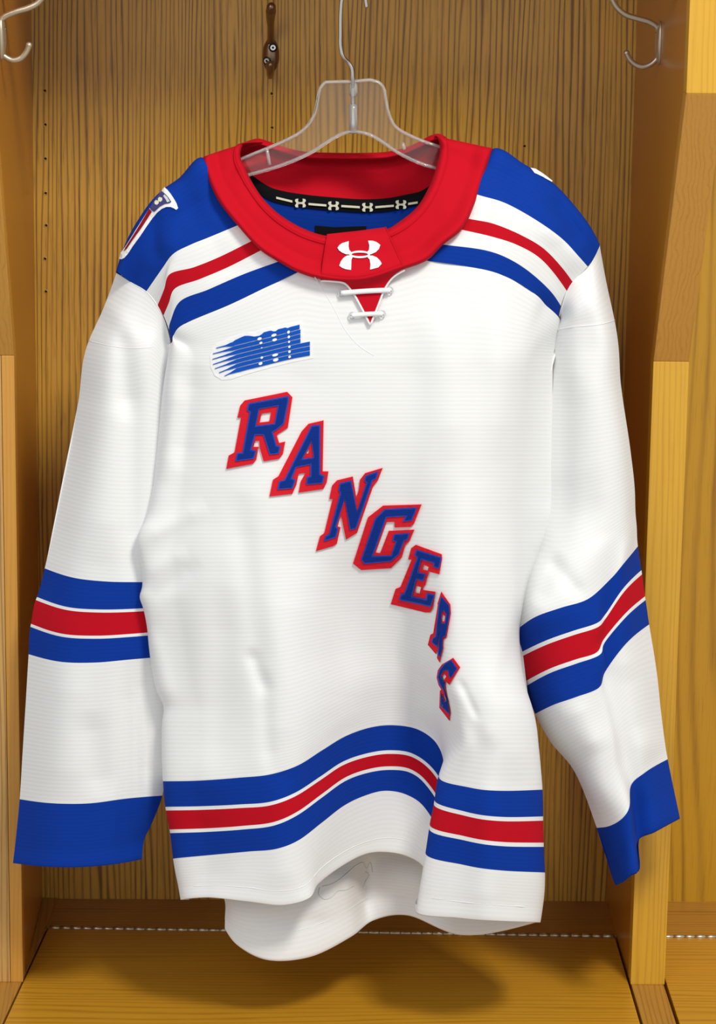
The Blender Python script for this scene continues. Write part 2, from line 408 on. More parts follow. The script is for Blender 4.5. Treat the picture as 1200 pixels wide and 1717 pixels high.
# left filler strip, dark edged, and the cross grained pieces that carry the dividers
bm = bmesh.new(); prism(bm, [Vector((-HW - .04, -0.089, SEAT)), Vector((L0 - .0006, -0.089, SEAT)), Vector((L1 - .0006, FRONT, SEAT)), Vector((-HW - .04, FRONT, SEAT))], (0, 0, -.02), 0.0006)
from_bm('side_strip', bm, W_STRIP, b1)
bm = bmesh.new(); prism(bm, [Vector((-HW + .0005, -0.001, SEAT + .0012)), Vector((-HW + .0165, -0.001, SEAT + .0012)), Vector((L0 - .001, -0.086, SEAT + .0012)), Vector((-HW + .0005, -0.155, SEAT + .0012))], (0, 0, -.001))
from_bm('side_strip', bm, W_STRIP, b1)
bm = bmesh.new(); box(bm, HW + .0008, HW + TH - .001, FRONT, -0.06, SEAT - .02, SEAT, 0.0006); from_bm('side_strip', bm, W_STRIP, b1)
bench('oak bench seat in the next stall, bottom right corner', HW + TH + .0006, 1.0, (HW + TH + .0012, HW + TH + .0012), (0.99, 0.99), -0.106, -0.106, 56)

# ---- coat hooks
def screw(h, c, ax, r):
    ax = Vector(ax).normalized(); rot = ax.to_track_quat('Z', 'Y').to_matrix().to_4x4()
    bm = bmesh.new(); bmesh.ops.create_cone(bm, cap_ends=True, segments=20, radius1=r, radius2=r * .82, depth=r * .35, matrix=Matrix.Translation(c) @ rot)
    s = from_bm('screw', bm, M_STEEL, h)
    bm = bmesh.new(); bmesh.ops.create_cone(bm, cap_ends=True, segments=8, radius1=r * .36, radius2=r * .36, depth=r * .1, matrix=Matrix.Translation(Vector(c) + ax * r * .19) @ rot)
    from_bm('recess', bm, M_DARK, s)
    bm = bmesh.new(); ring = [Vector(c) + rot.to_3x3() @ Vector((math.cos(k * PI / 10) * r * 1.18, math.sin(k * PI / 10) * r * 1.18, -r * .1)) for k in range(21)]
    tube(bm, ring, r * .16, 6, caps=False); from_bm('countersink', bm, M_DARK, s, True)
def blob(bm, c, rx, ry, rz, seg=28):
    r = bmesh.ops.create_uvsphere(bm, u_segments=seg, v_segments=seg // 2, radius=1)
    for v in r['verts']: v.co = Vector(c) + Vector((v.co.x * rx, v.co.y * ry, v.co.z * rz))
# frontal one on the back panel
hc = at1(454, 91, 0)
h = empty('coat_hook', (hc.x, 0, hc.z), 'bronze double coat hook screwed to the back panel left of the hanger', 'hook', 'coat hooks in the stall')
bm = bmesh.new(); blob(bm, (hc.x, -0.0005, hc.z - .001), 0.0086, 0.0070, 0.0175)
from_bm('plate', bm, M_BRONZE, h, True)
def hp(u, v, y): return at1(u, v, y)
bm = bmesh.new()
P = smooth_path([hp(454, 69, -.0035), hp(454, 62, -.010), hp(454, 50, -.018), hp(453.5, 34, -.030), hp(454, 20, -.040), hp(454.5, 12, -.046)], 6)
R = np.interp(np.linspace(0, 1, len(P)), [0, .15, .4, .62, .85, 1], [.0042, .0032, .0030, .0042, .0054, .0044])
tube(bm, P, list(R), 14); blob(bm, P[-1], .0048, .0046, .0050, 16)
from_bm('upper_prong', bm, M_BRONZE, h, True)
bm = bmesh.new()
P = smooth_path([hp(452, 106, -.004), hp(453, 116, -.010), hp(453, 126, -.020), hp(453, 125, -.030), hp(453, 116, -.036), hp(453, 109, -.038)], 6)
R = np.interp(np.linspace(0, 1, len(P)), [0, .4, .8, 1], [.0046, .0036, .0034, .0036])
tube(bm, P, list(R), 14); blob(bm, P[-1], .0037, .0037, .0037, 16)
from_bm('lower_prong', bm, M_BRONZE, h, True)
screw(h, hp(457.5, 80, -.0072), (0, -1, .2), .0034); screw(h, hp(447, 102, -.0066), (-.25, -1, -.1), .0032)
# side ones on the dividers, seen along their plates
def side_hook(x, s, pix, Y, plate, label):
    base = at_plane(plate[0][0], plate[0][1], 1, Y)
    h = empty('coat_hook', (x, Y, base.z), label, 'hook', 'coat hooks in the stall')
    zt = at_plane(plate[0][0], plate[0][1], 1, Y).z; zb = at_plane(plate[1][0], plate[1][1], 1, Y).z
    bm = bmesh.new(); blob(bm, (x + s * .0004, Y, (zt + zb) / 2), .0045, .009, abs(zt - zb) / 2 + .002); from_bm('plate', bm, M_NICKEL, h, True)
    for kind, pts in pix.items():
        P = smooth_path([at_plane(u, v, 1, Y) for u, v in pts], 8)
        R = np.full(len(P), .0029)
        if kind == 'lower_prong': R = np.interp(np.linspace(0, 1, len(P)), [0, .3, .9, 1], [.0030, .0026, .0028, .0030])
        bm = bmesh.new(); tube(bm, P, list(R), 14)
        if kind == 'lower_prong': blob(bm, P[-1], .0032, .0032, .0032, 14)
        else: blob(bm, P[-1], .0046, .0052, .0046, 14)
        from_bm(kind, bm, M_NICKEL, h, True)
    for z in (zt * .72 + zb * .28, zt * .3 + zb * .7): screw(h, (x + s * .0042, Y, z), (s, 0, 0), .0022)
YR = -0.199
side_hook(HW, -1, {'upper_prong': [(1104, 62), (1101, 46), (1090, 38), (1068, 31), (1047, 24), (1034, 13), (1025, -3), (1018, -24), (1014, -38)],
                   'lower_prong': [(1104, 62), (1105.5, 80), (1102, 96), (1092, 107), (1079, 112), (1066, 109), (1056, 101), (1050, 89)]},
          YR, [(1106, 38), (1106, 106)], 'nickel coat hook on the right divider, above the right shoulder')
YL = -0.322
side_hook(-HW, 1, {'upper_prong': [(-6, 52), (-3, 38), (5, 30), (26, 20), (48, 13), (62, 6), (71, -4), (78, -24), (81, -40)],
                   'lower_prong': [(-6, 52), (-5, 74), (0, 87), (8, 95), (21, 101), (34, 98), (43, 89), (48.5, 76)]},
          YL, [(-7, 30), (-7, 98)], 'nickel coat hook cut off at the top left corner')

# ================================================================== THE HANGER
YHG = -0.300
hg = empty('clothes_hanger', tuple(at1(591, 222, YHG)), 'clear plastic clothes hanger with a steel hook, holding the jersey', 'hanger')
outline = [(545, 138), (590, 137), (634, 138), (642, 146), (646, 165), (652, 192), (662, 212), (684, 226), (712, 238), (740, 247), (790, 268), (850, 300), (868, 318), (866, 330), (842, 326),
           (790, 306), (740, 285), (700, 272), (664, 254), (638, 236), (618, 225), (600, 221), (580, 222), (556, 233), (524, 254), (490, 270), (456, 282), (420, 292), (370, 306), (330, 325), (314, 330), (312, 318),
           (340, 298), (380, 278), (420, 260), (450, 248), (482, 234), (506, 220), (520, 205), (529, 186), (533, 165), (537, 148)]
ol = smooth_path([at(u, v, YHG) for u, v in outline + outline[:1]], 3)[:-1]
bm = bmesh.new(); prism(bm, [Vector(p) + Vector((0, -.0012, 0)) for p in ol], (0, .0024, 0)); bmesh.ops.triangulate(bm, faces=[f for f in bm.faces if len(f.verts) > 4])
from_bm('web', bm, M_CLEAR, hg)
bm = bmesh.new(); tube(bm, [Vector(p) for p in ol] + [Vector(ol[0])], .0016, 10, 2.4, (0, 1, 0), caps=False); from_bm('rim', bm, M_CLEARRIM, hg, True)
for a, b in (((592, 139), (592, 160)), ((592, 176), (592, 222))):
    bm = bmesh.new(); tube(bm, [at1(*a, YHG), at1(*b, YHG)], .0040, 14); from_bm('stem_sleeve', bm, M_CLEARRIM, hg, True)
for a, b in (((447, 249), (452, 276)), ((675, 240), (678, 250))):
    bm = bmesh.new(); tube(bm, [at1(*a, YHG - .003), at1(*b, YHG - .003)], .0016, 8); from_bm('strap_notch', bm, M_CLEARRIM, hg, True)
P = smooth_path([at(u, v, YHG - (.008 if v < 100 else 0.004 if v < 130 else 0)) for u, v in [(592, 215), (591.5, 165), (591, 128), (589.5, 114), (584, 105), (575, 95), (571, 80), (570.5, 55), (571, 20), (573, -2), (579, -22), (591, -34), (604, -29), (611, -12), (613, 2), (614.5, 12)]], 6)
bm = bmesh.new(); tube(bm, P, .0019, 12); from_bm('hook', bm, M_STEEL, hg, True)

# ================================================================== THE JERSEY
JB = at(600, 1560, -0.30)
J = empty('hockey_jersey', tuple(JB), 'white hockey jersey with blue and red stripes on a clear hanger', 'jersey')

# ---- front of the body: 18 columns, from the left side seam round the front and the deep fold to the right side panel
T0 = [(276, 579, -.308), (286, 576, -.330), (291, 562, -.336), (310, 543, -.345), (385, 511, -.356), (450, 480, -.361), (500, 456, -.362), (545, 466, -.364), (590, 468, -.366), (640, 462, -.366),
      (680, 450, -.364), (715, 437, -.362), (800, 450, -.358), (850, 465, -.350), (893, 491, -.336), (915, 512, -.318), (936, 532, -.300), (942, 545, -.285)]
def k_at(tab, v):
    xs = [t[0] for t in tab]; return np.interp(v, xs, [t[1] for t in tab])
LEFT = [(576, 286), (640, 277), (700, 272), (760, 267), (830, 256), (860, 250), (885, 236), (905, 229), (930, 233), (960, 238), (985, 238), (1000, 234), (1020, 240), (1050, 246), (1110, 252), (1160, 263), (1185, 274), (1200, 272), (1250, 271)]
RIGHT = [(560, 886), (600, 881), (655, 871), (740, 860), (800, 855), (860, 852), (900, 853), (960, 858), (1000, 862), (1050, 866), (1110, 872), (1150, 880), (1200, 896), (1250, 902)]
FR0 = np.linspace(0, 1, 15)
FR1 = (np.array([272, 338, 400, 455, 500, 540, 580, 615, 655, 692, 722, 746, 772, 800, 900]) - 272) / 628.0
PROF = {  # depth of columns 1..15 at a few levels
    610: [-.333, -.349, -.357, -.363, -.369, -.371, -.372, -.373, -.374, -.374, -.374, -.373, -.371, -.364, -.346],
    760: [-.330, -.349, -.361, -.370, -.374, -.373, -.372, -.371, -.371, -.371, -.373, -.376, -.378, -.374, -.350],
    900: [-.334, -.352, -.366, -.374, -.377, -.373, -.367, -.362, -.359, -.359, -.363, -.371, -.380, -.382, -.352],
    1000: [-.332, -.356, -.368, -.378, -.380, -.373, -.363, -.353, -.346, -.343, -.349, -.368, -.386, -.390, -.354],
    1110: [-.330, -.354, -.370, -.380, -.382, -.372, -.357, -.343, -.333, -.329, -.336, -.364, -.388, -.394, -.356],
    1200: [-.332, -.358, -.374, -.384, -.384, -.371, -.351, -.335, -.323, -.319, -.328, -.362, -.390, -.397, -.360],
    1250: [-.334, -.362, -.378, -.387, -.385, -.369, -.347, -.330, -.317, -.313, -.322, -.352, -.391, -.398, -.362]}
PV = sorted(PROF)
RISE = np.array([0, 0, 0, 3, 12, 36, 62, 80, 88, 84, 66, 40, 5, 0, 0]) / 88.0
RAMP = [(600, 0), (900, 4), (1000, 10), (1110, 34), (1200, 62), (1250, 76)]
def mid_row(v):
    L, R = k_at(LEFT, v), k_at(RIGHT, v)
    f = np.clip((v - 620) / (1150 - 620), 0, 1); fr = FR0 * (1 - f) + FR1 * f
    Y = spl(PV, np.array([PROF[k] for k in PV]), np.array([min(max(v, 610), 1250)]))[0]
    vv = v - RISE * max(0, spl([t[0] for t in RAMP], np.array([t[1] for t in RAMP], float), np.array([v]))[0])
    row = [(L + 14 if v > 880 else L - 14 * (1 - abs(v - 740) / 160), v + 2, -.302)]
    Ls = k_at([(576, 286), (700, 272), (860, 252), (930, 238), (1000, 238), (1110, 252), (1200, 270), (1250, 271)], v)
    row += [(Ls + (R - Ls) * fr[j] + (L - Ls) * (1, .3, 0)[min(j, 2)], vv[j], Y[j]) for j in range(15)]
    # side panel beyond the right edge, turning back to the sleeve; it tucks away below the armpit
    su = k_at([(580, 928), (640, 926), (760, 925), (860, 924), (910, 920), (955, 908), (990, 894), (1040, 880), (1060, 872), (1250, 890)], v)
    sy = k_at([(580, -.294), (640, -.292), (860, -.288), (955, -.270), (1000, -.264)], v)
    t = np.clip((v - 985) / 215, 0, 1); t = t * t * (3 - 2 * t)
    e15 = row[15]; e16 = ((R + su) / 2, v, np.interp(v, [560, 860, 955], [-.320, -.318, -.308])); e17 = (su, v, sy)
    mixp = lambda a, b: tuple(x * (1 - t) + y * t for x, y in zip(a, b))
    row[15] = mixp(e15, (L + (R - L) * .917, vv[14], Y[13]))
    row += [mixp(e16, (R, v, Y[14])), mixp(e17, (R - 12, v, -.302))]
    return row
def stripe_row(pts, lobeR):
    """pts: 12 points col 1..12 (left lobe, valley, far end of the wall), lobeR: lobe from its left edge, 4 points"""
    D = [-.336, -.366, -.382, -.390, -.386, -.367, -.343, -.324, -.312, -.307, -.314, -.330]
    DR = [-.372, -.394, -.400, -.364]
    r = [(pts[0][0] + 14, pts[0][1], -.305)] + [(u, v, d) for (u, v), d in zip(pts, D)] + [(u, v, d) for (u, v), d in zip(lobeR, DR)]
    r.append((lobeR[-1][0] - 12, lobeR[-1][1], -.305))
    return r
S1 = stripe_row([(273, 1310), (330, 1309), (400, 1304), (455, 1298), (500, 1283), (540, 1258), (580, 1234), (620, 1220), (660, 1216), (700, 1223), (728, 1242), (743, 1275)], [(737, 1306), (785, 1320), (845, 1326), (908, 1324)])
S2 = stripe_row([(277, 1353), (335, 1352), (400, 1349), (455, 1344), (497, 1328), (537, 1302), (575, 1277), (612, 1264), (652, 1258), (690, 1263), (720, 1283), (742, 1318)], [(729, 1344), (780, 1361), (845, 1370), (909, 1369)])
S3 = stripe_row([(278, 1359), (335, 1358), (400, 1355), (455, 1350), (497, 1334), (537, 1308), (575, 1283), (612, 1270), (652, 1264), (690, 1269), (719, 1289), (741, 1325)], [(728, 1351), (780, 1368), (845, 1377), (909, 1376)])
S4 = stripe_row([(284, 1391), (345, 1389), (405, 1385), (460, 1378), (500, 1360), (540, 1331), (578, 1304), (612, 1291), (650, 1285), (686, 1289), (712, 1307), (738, 1350)], [(721, 1385), (778, 1402), (845, 1412), (910, 1413)])
S5 = stripe_row([(285, 1397), (345, 1395), (405, 1391), (460, 1384), (500, 1366), (540, 1337), (578, 1310), (612, 1297), (650, 1291), (686, 1295), (711, 1313), (737, 1357)], [(720, 1392), (778, 1409), (845, 1419), (910, 1420)])
S6 = stripe_row([(290, 1440), (350, 1434), (415, 1428), (465, 1423), (502, 1408), (540, 1379), (578, 1350), (612, 1334), (646, 1326), (680, 1332), (708, 1350), (732, 1395)], [(714, 1433), (776, 1450), (845, 1460), (912, 1463)])
S7 = stripe_row([(299, 1488), (350, 1485), (415, 1488), (470, 1494), (512, 1484), (536, 1458), (574, 1430), (612, 1412), (646, 1405), (682, 1410), (708, 1426), (728, 1468)], [(702, 1502), (770, 1512), (840, 1518), (908, 1522)])
S8 = stripe_row([(303, 1509), (350, 1505), (415, 1512), (476, 1518), (519, 1506), (534, 1482), (572, 1453), (610, 1433), (645, 1429), (682, 1436), (708, 1452), (724, 1490)], [(697, 1530), (770, 1540), (840, 1545), (904, 1547)])
def turn_in(row, up=14, dy=.006):
    return [(u, v - up, y + dy) for u, v, y in row]
pre = [(u, v - .4, y + .0001) for k, (u, v, y) in enumerate(T0)]
rows = [pre, T0] + [mid_row(v) for v in (600, 650, 710, 770, 830, 868, 890, 906, 930, 960, 985, 1000, 1020, 1050, 1085, 1120, 1160, 1185, 1210, 1250)] + [S1, S2, S3, S4, S5, S6, S7, S8, turn_in(S8)]
nS = len(rows) - 9
TORSO_FOLDS = folds([
    ((700, 560), (672, 900), 22, .0035), ((740, 520), (760, 760), 26, -.003), ((800, 560), (800, 860), 20, .003), ((840, 500), (835, 760), 18, -.0028),
    ((640, 640), (560, 1000), 40, -.002),
    ((590, 900), (560, 1230), 26, .004), ((500, 960), (455, 1280), 30, -.004), ((400, 840), (440, 1160), 16, .0035), ((380, 1000), (360, 1300), 22, .003), ((345, 900), (330, 1280), 20, -.003),
    ((330, 620), (300, 780), 14, .0035), ((300, 640), (272, 800), 12, -.003), ((420, 1090), (445, 1160), 8, .003), ((440, 1130), (452, 1290), 10, .003),
    ((240, 905), (340, 850), 11, -.0025), ((245, 1010), (330, 945), 10, .002), ((240, 965), (310, 925), 9, -.0015), ((255, 1060), (285, 1180), 9, -.002),
    ((770, 1140), (800, 1205), 5, .0028), ((765, 1150), (830, 1250), 12, -.002), ((520, 590), (440, 820), 36, .002),
    ((850, 1100), (870, 1300), 18, -.003), ((820, 1320), (815, 1540), 22, -.003), ((350, 1320), (360, 1500), 22, .003), ((470, 1310), (480, 1500), 18, -.003)])
torso = Grid(rows, 5.0, TORSO_FOLDS)
R = torso.rows
front = torso.emit('front_panel', F_WHITE, J, R[0], R[nS])
for a, mat, name, lab in ((0, F_BLUE, 'stripe', 'upper blue hem stripe'), (1, F_HEMW, 'piping', None), (2, F_RED, 'stripe', 'red hem stripe'), (3, F_HEMW, 'piping', None), (4, F_BLUE, 'stripe', 'lower blue hem stripe')):
    torso.emit(name, mat, front, R[nS + a], R[nS + a + 1], label=lab)
torso.emit('hem', F_HEMW, front, R[nS + 5], R[nS + 8])

# ---- yokes at the shoulders
YA_L = [(340, 265, -.306), (300, 300, -.304), (270, 322, -.302), (240, 358, -.298), (213, 405, -.293), (195, 458, -.288)]
YL_ = [[(u + 6, v + 10, y + .03) for u, v, y in YA_L], YA_L,
       [(372, 325, -.331), (328, 352, -.330), (296, 368, -.328), (262, 396, -.325), (240, 430, -.319), (220, 474, -.306)],
       [(398, 378, -.349), (350, 398, -.347), (318, 411, -.344), (288, 428, -.338), (272, 450, -.331), (245, 489, -.317)],
       [(418, 406, -.355), (365, 432, -.352), (325, 448, -.348), (283, 461, -.340), (275, 485, -.334), (264, 512, -.323)],
       [(437, 420, -.357), (380, 449, -.354), (335, 468, -.350), (292, 485, -.341), (283, 508, -.335), (274, 529, -.326)],
       [(468, 438, -.360), (405, 461, -.358), (350, 485, -.353), (300, 507, -.343), (286, 538, -.336), (283, 553, -.329)],
       [(500, 456, -.362), (450, 480, -.361), (385, 511, -.356), (310, 543, -.345), (291, 562, -.336), (286, 576, -.330)]]
YL_ = [r[::-1] for r in YL_]
YA_R = [(825, 250, -.306), (880, 276, -.304), (925, 305, -.302), (965, 348, -.298), (990, 382, -.293), (1005, 411, -.286)]
YR_ = [[(u - 6, v + 10, y + .03) for u, v, y in YA_R], YA_R,
       [(815, 288, -.331), (866, 310, -.330), (912, 338, -.327), (955, 375, -.320), (980, 406, -.312), (997, 430, -.300)],
       [(802, 327, -.347), (850, 342, -.346), (900, 370, -.340), (945, 403, -.331), (970, 430, -.322), (985, 447, -.312)],
       [(787, 367, -.353), (830, 376, -.351), (875, 395, -.346), (915, 420, -.336), (943, 450, -.325), (960, 473, -.313)],
       [(773, 385, -.355), (825, 397, -.353), (865, 410, -.348), (905, 433, -.338), (930, 460, -.326), (950, 488, -.311)],
       [(742, 410, -.359), (815, 420, -.356), (855, 435, -.350), (895, 462, -.339), (925, 491, -.324), (940, 513, -.306)],
       [(715, 437, -.362), (800, 450, -.358), (850, 465, -.350), (893, 491, -.336), (915, 512, -.318), (936, 532, -.300)]]
YF_L = folds([((255, 350), (262, 440), 9, .003), ((300, 330), (275, 430), 14, -.003), ((330, 310), (360, 380), 16, -.002)])
YF_R = folds([((880, 300), (945, 400), 14, -.003), ((930, 330), (975, 410), 9, .003)])
def under(r, last, i):
    a, b = (r[-1], r[-2]) if last else (r[0], r[1])
    d = np.array([a[0] - b[0], a[1] - b[1]], float); d /= np.linalg.norm(d) + 1e-9
    p = (a[0] + d[0] * 14, a[1] + d[1] * 14, a[2] + .003) if i > 1 else (a[0] + d[0] * 12, a[1] + d[1] * 12 + 14, a[2] + .006)
    return list(r) + [p] if last else [p] + list(r)
YL_ = [under(r, True, i) for i, r in enumerate(YL_)]; YR_ = [under(r, False, i) for i, r in enumerate(YR_)]
yokes = []
for ctrl, wr in ((YL_, YF_L), (YR_, YF_R)):
    g = Grid(ctrl, 4.0, wr); yokes.append(g); r = g.rows
    y = g.emit('shoulder_yoke', F_BLUE, J, r[0], r[3], label='blue shoulder panel')
    g.emit('stripe', F_HEMW, y, r[3], r[4]); g.emit('stripe', F_RED, y, r[4], r[5], label='red shoulder stripe')
    g.emit('stripe', F_HEMW, y, r[5], r[6]); g.emit('stripe', F_BLUE, y, r[6], r[7], label='blue shoulder stripe')

# ---- collar
CO = [(340, 265), (347, 295), (365, 335), (398, 378), (437, 420), (470, 441), (500, 457), (540, 469), (607, 473), (672, 453), (715, 437), (742, 411), (773, 386), (795, 345), (811, 298), (825, 250)]
CI = [(410, 240), (404, 257), (412, 281), (428, 312), (447, 338), (471, 360), (507, 381), (548, 394), (600, 388), (648, 383), (672, 368), (697, 347), (718, 312), (732, 272), (736, 247), (730, 228)]
OD = [-.309, -.320, -.337, -.352, -.360, -.3635, -.3655, -.368, -.370, -.368, -.3655, -.363, -.3585, -.345, -.324, -.309]
ID = [-.312, -.322, -.330, -.338, -.345, -.350, -.354, -.357, -.359, -.357, -.354, -.349, -.342, -.331, -.321, -.312]
crow = [[], [], [], [], [], [], []]
for (ou, ov), (iu, iv), od, idp in zip(CO, CI, OD, ID):
    n = np.array([ou - iu, ov - iv], float); n /= np.linalg.norm(n)
    for k, (t, dy) in enumerate(((1.0, .004), (1.0, 0), (.62, -.0035), (.25, -.003), (.06, -.001))):
        crow[k].append((iu + (ou - iu) * t, iv + (ov - iv) * t, idp + (od - idp) * t + dy))
    crow[5].append((iu + n[0] * 1.5, iv + n[1] * 1.5, idp + .006)); crow[6].append((iu + n[0] * 14, iv + n[1] * 10, idp + .012))
for r in crow:      # carry the band on over the shoulders
    r.insert(0, (r[0][0] + 10, r[0][1] - 1, r[0][2] + .03)); r.append((r[-1][0] - 6, r[-1][1] + 2, r[-1][2] + .03))
top = [(340, 265), (410, 240)]
for k, r in enumerate(crow):
    (u, v, y) = r[1]
    if k < 5: r[0] = (u + 14 + (u - 340) * .25, v - 3 + (4 if u < 350 else 0), y + .025)
COLF = folds([((372, 300), (430, 372), 12, -.0015), ((790, 270), (740, 372), 12, -.0015), ((405, 262), (380, 300), 8, .002)])
cg = Grid(crow, 4.0, COLF)
# grid columns run left to right and rows from the outer edge inwards, so the winding is the other way round
collar = cg.emit('collar', F_RED, J, flip=True, label='red collar band')
rim_px = [(iu + (ou - iu) * .2, iv + (ov - iv) * .2) for (ou, ov), (iu, iv) in zip(CO, CI)]
# inside of the back of the neck: red band, black tape, blue lining
bt = [(398, 246, -.284), (416, 238, -.285), (432, 234, -.286), (448, 238, -.284), (472, 247, -.278), (505, 255, -.267), (560, 258, -.258), (612, 258, -.255), (650, 256, -.258), (682, 248, -.268), (705, 238, -.278), (724, 228, -.285), (736, 226, -.286), (748, 232, -.284)]
bb = [(402, 286, -.288), (424, 298, -.289), (438, 308, -.288), (456, 318, -.284), (478, 324, -.276), (510, 329, -.266), (560, 334, -.258), (612, 337, -.256), (650, 335, -.258), (682, 329, -.266), (706, 323, -.276), (722, 312, -.284), (732, 300, -.286), (746, 290, -.284)]
bm_ = [(a[0] * .6 + b[0] * .4, a[1] * .6 + b[1] * .4, a[2] + .004) for a, b in zip(bt, bb)]
lip = [(u, v + 2.5, y - .004) for u, v, y in bt]; lip0 = [(u, v + 11, y - .0035) for u, v, y in bt]; lip1 = [(u, v + 12.5, y - .001) for u, v, y in bt]
back_lip = [(u, v, y + .002) for u, v, y in bt]; behind = [(u, v + 30, y + .007) for u, v, y in bt]
ng = Grid([behind, back_lip, lip, lip0, lip1, bm_, bb], 4.0)
neck = ng.emit('neck_lining', F_RED, J, label='red inside of the back collar')
tp = [(u, v + 22, y) for u, v, y in bb]
tg = Grid([[(u, v - 3, y - .0022) for u, v, y in bb], [(u, v + 8, y - .0026) for u, v, y in bb], [(u, v + 19, y - .0018) for u, v, y in bb]], 4.0)
tape = tg.emit('neck_tape', F_BLACK, J, label='black neck tape with a pale repeating emblem')
lg = Grid([[(u, v - 2, y) for u, v, y in bb], tp, [(u, v + 70, y + .002) for u, v, y in bb], [(u, v + 130, y + .006) for u, v, y in bb]], 6.0)
lg.emit('lining', F_BLUE, J, label='blue lining inside the back of the neck')

# ---- depth lookup over the front of the cloth, for everything that is sewn or printed on it
CELL = 3.0; GW, GH = 402, 574
zb = np.full((GH, GW), np.inf)
def splat(g):
    for s in range(1):
        u, v, Y = g.u, g.v, g.Y
        fine = []
        for a, b in ((0, 0), (.5, 0), (0, .5), (.5, .5)):
            f = lambda Q: ((Q[:-1, :-1] * (1 - b) + Q[:-1, 1:] * b) * (1 - a) + (Q[1:, :-1] * (1 - b) + Q[1:, 1:] * b) * a)
            fine.append((f(u), f(v), f(Y)))
        for uu, vv, yy in fine:
            i = np.clip((vv / CELL).round().astype(int), 0, GH - 1).ravel(); j = np.clip((uu / CELL).round().astype(int), 0, GW - 1).ravel()
            np.minimum.at(zb, (i, j), yy.ravel())
for g in [torso, cg, tg] + yokes: splat(g)
for _ in range(6):
    bad = ~np.isfinite(zb)
    if not bad.any(): break
    p = np.pad(zb, 1, constant_values=np.inf); st = np.stack([p[1 + a:1 + a + GH, 1 + b:1 + b + GW] for a in (-1, 0, 1) for b in (-1, 0, 1)])
    fin = np.isfinite(st); mean = np.where(fin, st, 0).sum(0) / np.maximum(fin.sum(0), 1)
    zb = np.where(bad & (fin.sum(0) > 0), mean, zb)
zb = np.where(np.isfinite(zb), zb, -.30)
def depth(u, v, buf=None):
    x = np.clip(np.asarray(u, float) / CELL, 0, GW - 1.001); y = np.clip(np.asarray(v, float) / CELL, 0, GH - 1.001)
    j = x.astype(int); i = y.astype(int); a = x - j; b = y - i
    return (zb[i, j] * (1 - a) + zb[i, j + 1] * a) * (1 - b) + (zb[i + 1, j] * (1 - a) + zb[i + 1, j + 1] * a) * b
zsm = zb.copy()
for _ in range(10):
    p_ = np.pad(zsm, 1, mode='edge'); zsm = sum(p_[1 + a:1 + a + GH, 1 + b:1 + b + GW] for a in (-1, 0, 1) for b in (-1, 0, 1)) / 9
def depth_s(u, v):
    global zb
    k = zb; zb = zsm; r = depth(u, v); zb = k; return r
def offset_poly(P, d):
    """move a polygon inwards by d pixels (outwards for d < 0)"""
    P = np.asarray(P, float); n = len(P)
    area2 = sum(P[i][0] * P[(i + 1) % n][1] - P[(i + 1) % n][0] * P[i][1] for i in range(n))
    sg = 1 if area2 > 0 else -1; out = []
    for i in range(n):
        a = P[i] - P[i - 1]; b = P[(i + 1) % n] - P[i]
        a /= np.linalg.norm(a) + 1e-9; b /= np.linalg.norm(b) + 1e-9
        na = np.array([-a[1], a[0]]) * sg; nb = np.array([-b[1], b[0]]) * sg
        m = na + nb; l = max(m @ m / 2, .35)
        out.append(P[i] + m / l * d)
    return [tuple(p) for p in out]
def applique(name, loops, mat, parent, off, base_off=0.0, step=7.0, label=None, dfun=None):
    """flat piece of cloth cut along loops (first outer, then holes), following the cloth underneath, with its own thickness"""
    loops = [list(l) for l in loops]
    tri = tessellate_polygon([[Vector((x, y, 0)) for x, y in l] for l in loops])
    flat = [p for l in loops for p in l]
    bm = bmesh.new(); vs = [bm.verts.new((x, y, 0)) for x, y in flat]
    for t in tri:
        try: bm.faces.new([vs[i] for i in t])
        except ValueError: pass
    for _ in range(6):
        es = [e for e in bm.edges if e.calc_length() > step]
        if not es: break
        bmesh.ops.subdivide_edges(bm, edges=es, cuts=1); bmesh.ops.triangulate(bm, faces=bm.faces[:])
    for f in bm.faces:
        if f.normal.z > 0: f.normal_flip()
    bound = [e for e in bm.edges if e.is_boundary]
    r = bmesh.ops.extrude_edge_only(bm, edges=bound)
    low = {v for v in r['geom'] if isinstance(v, bmesh.types.BMVert)}
    low_i = set(v.index for v in low)
    bm.verts.ensure_lookup_table(); bm.verts.index_update()
    co = np.array([v.co[:2] for v in bm.verts]); isl = np.array([v in low for v in bm.verts])
    D = (dfun or depth)(co[:, 0], co[:, 1]) - np.where(isl, base_off, off)
    P = at(co[:, 0], co[:, 1], D)
    faces = [[v.index for v in f.verts] for f in bm.faces]; bm.free()
    ppm = 0.00057
    return mesh_from(name, P, faces, mat, parent, False, co * ppm, None, label)
def px(zoom, origin, pts): return [(origin[0] + x / zoom, origin[1] + y / zoom) for x, y in pts]
def cloth_tube(name, pix, rad, mat, parent, off=0.0, n=6, flat=1.0, label=None, dfun=None):
    P2 = smooth_path(pix, n) if len(pix) > 2 else np.array([np.array(pix[0]) + (np.array(pix[1]) - np.array(pix[0])) * t for t in np.linspace(0, 1, 12)])
    D = (dfun or depth)(P2[:, 0], P2[:, 1]) - off
    bm = bmesh.new(); tube(bm, [Vector(p) for p in at(P2[:, 0], P2[:, 1], D)], rad, 8, flat, (0, 1, 0)); return from_bm(name, bm, mat, parent, True, label)

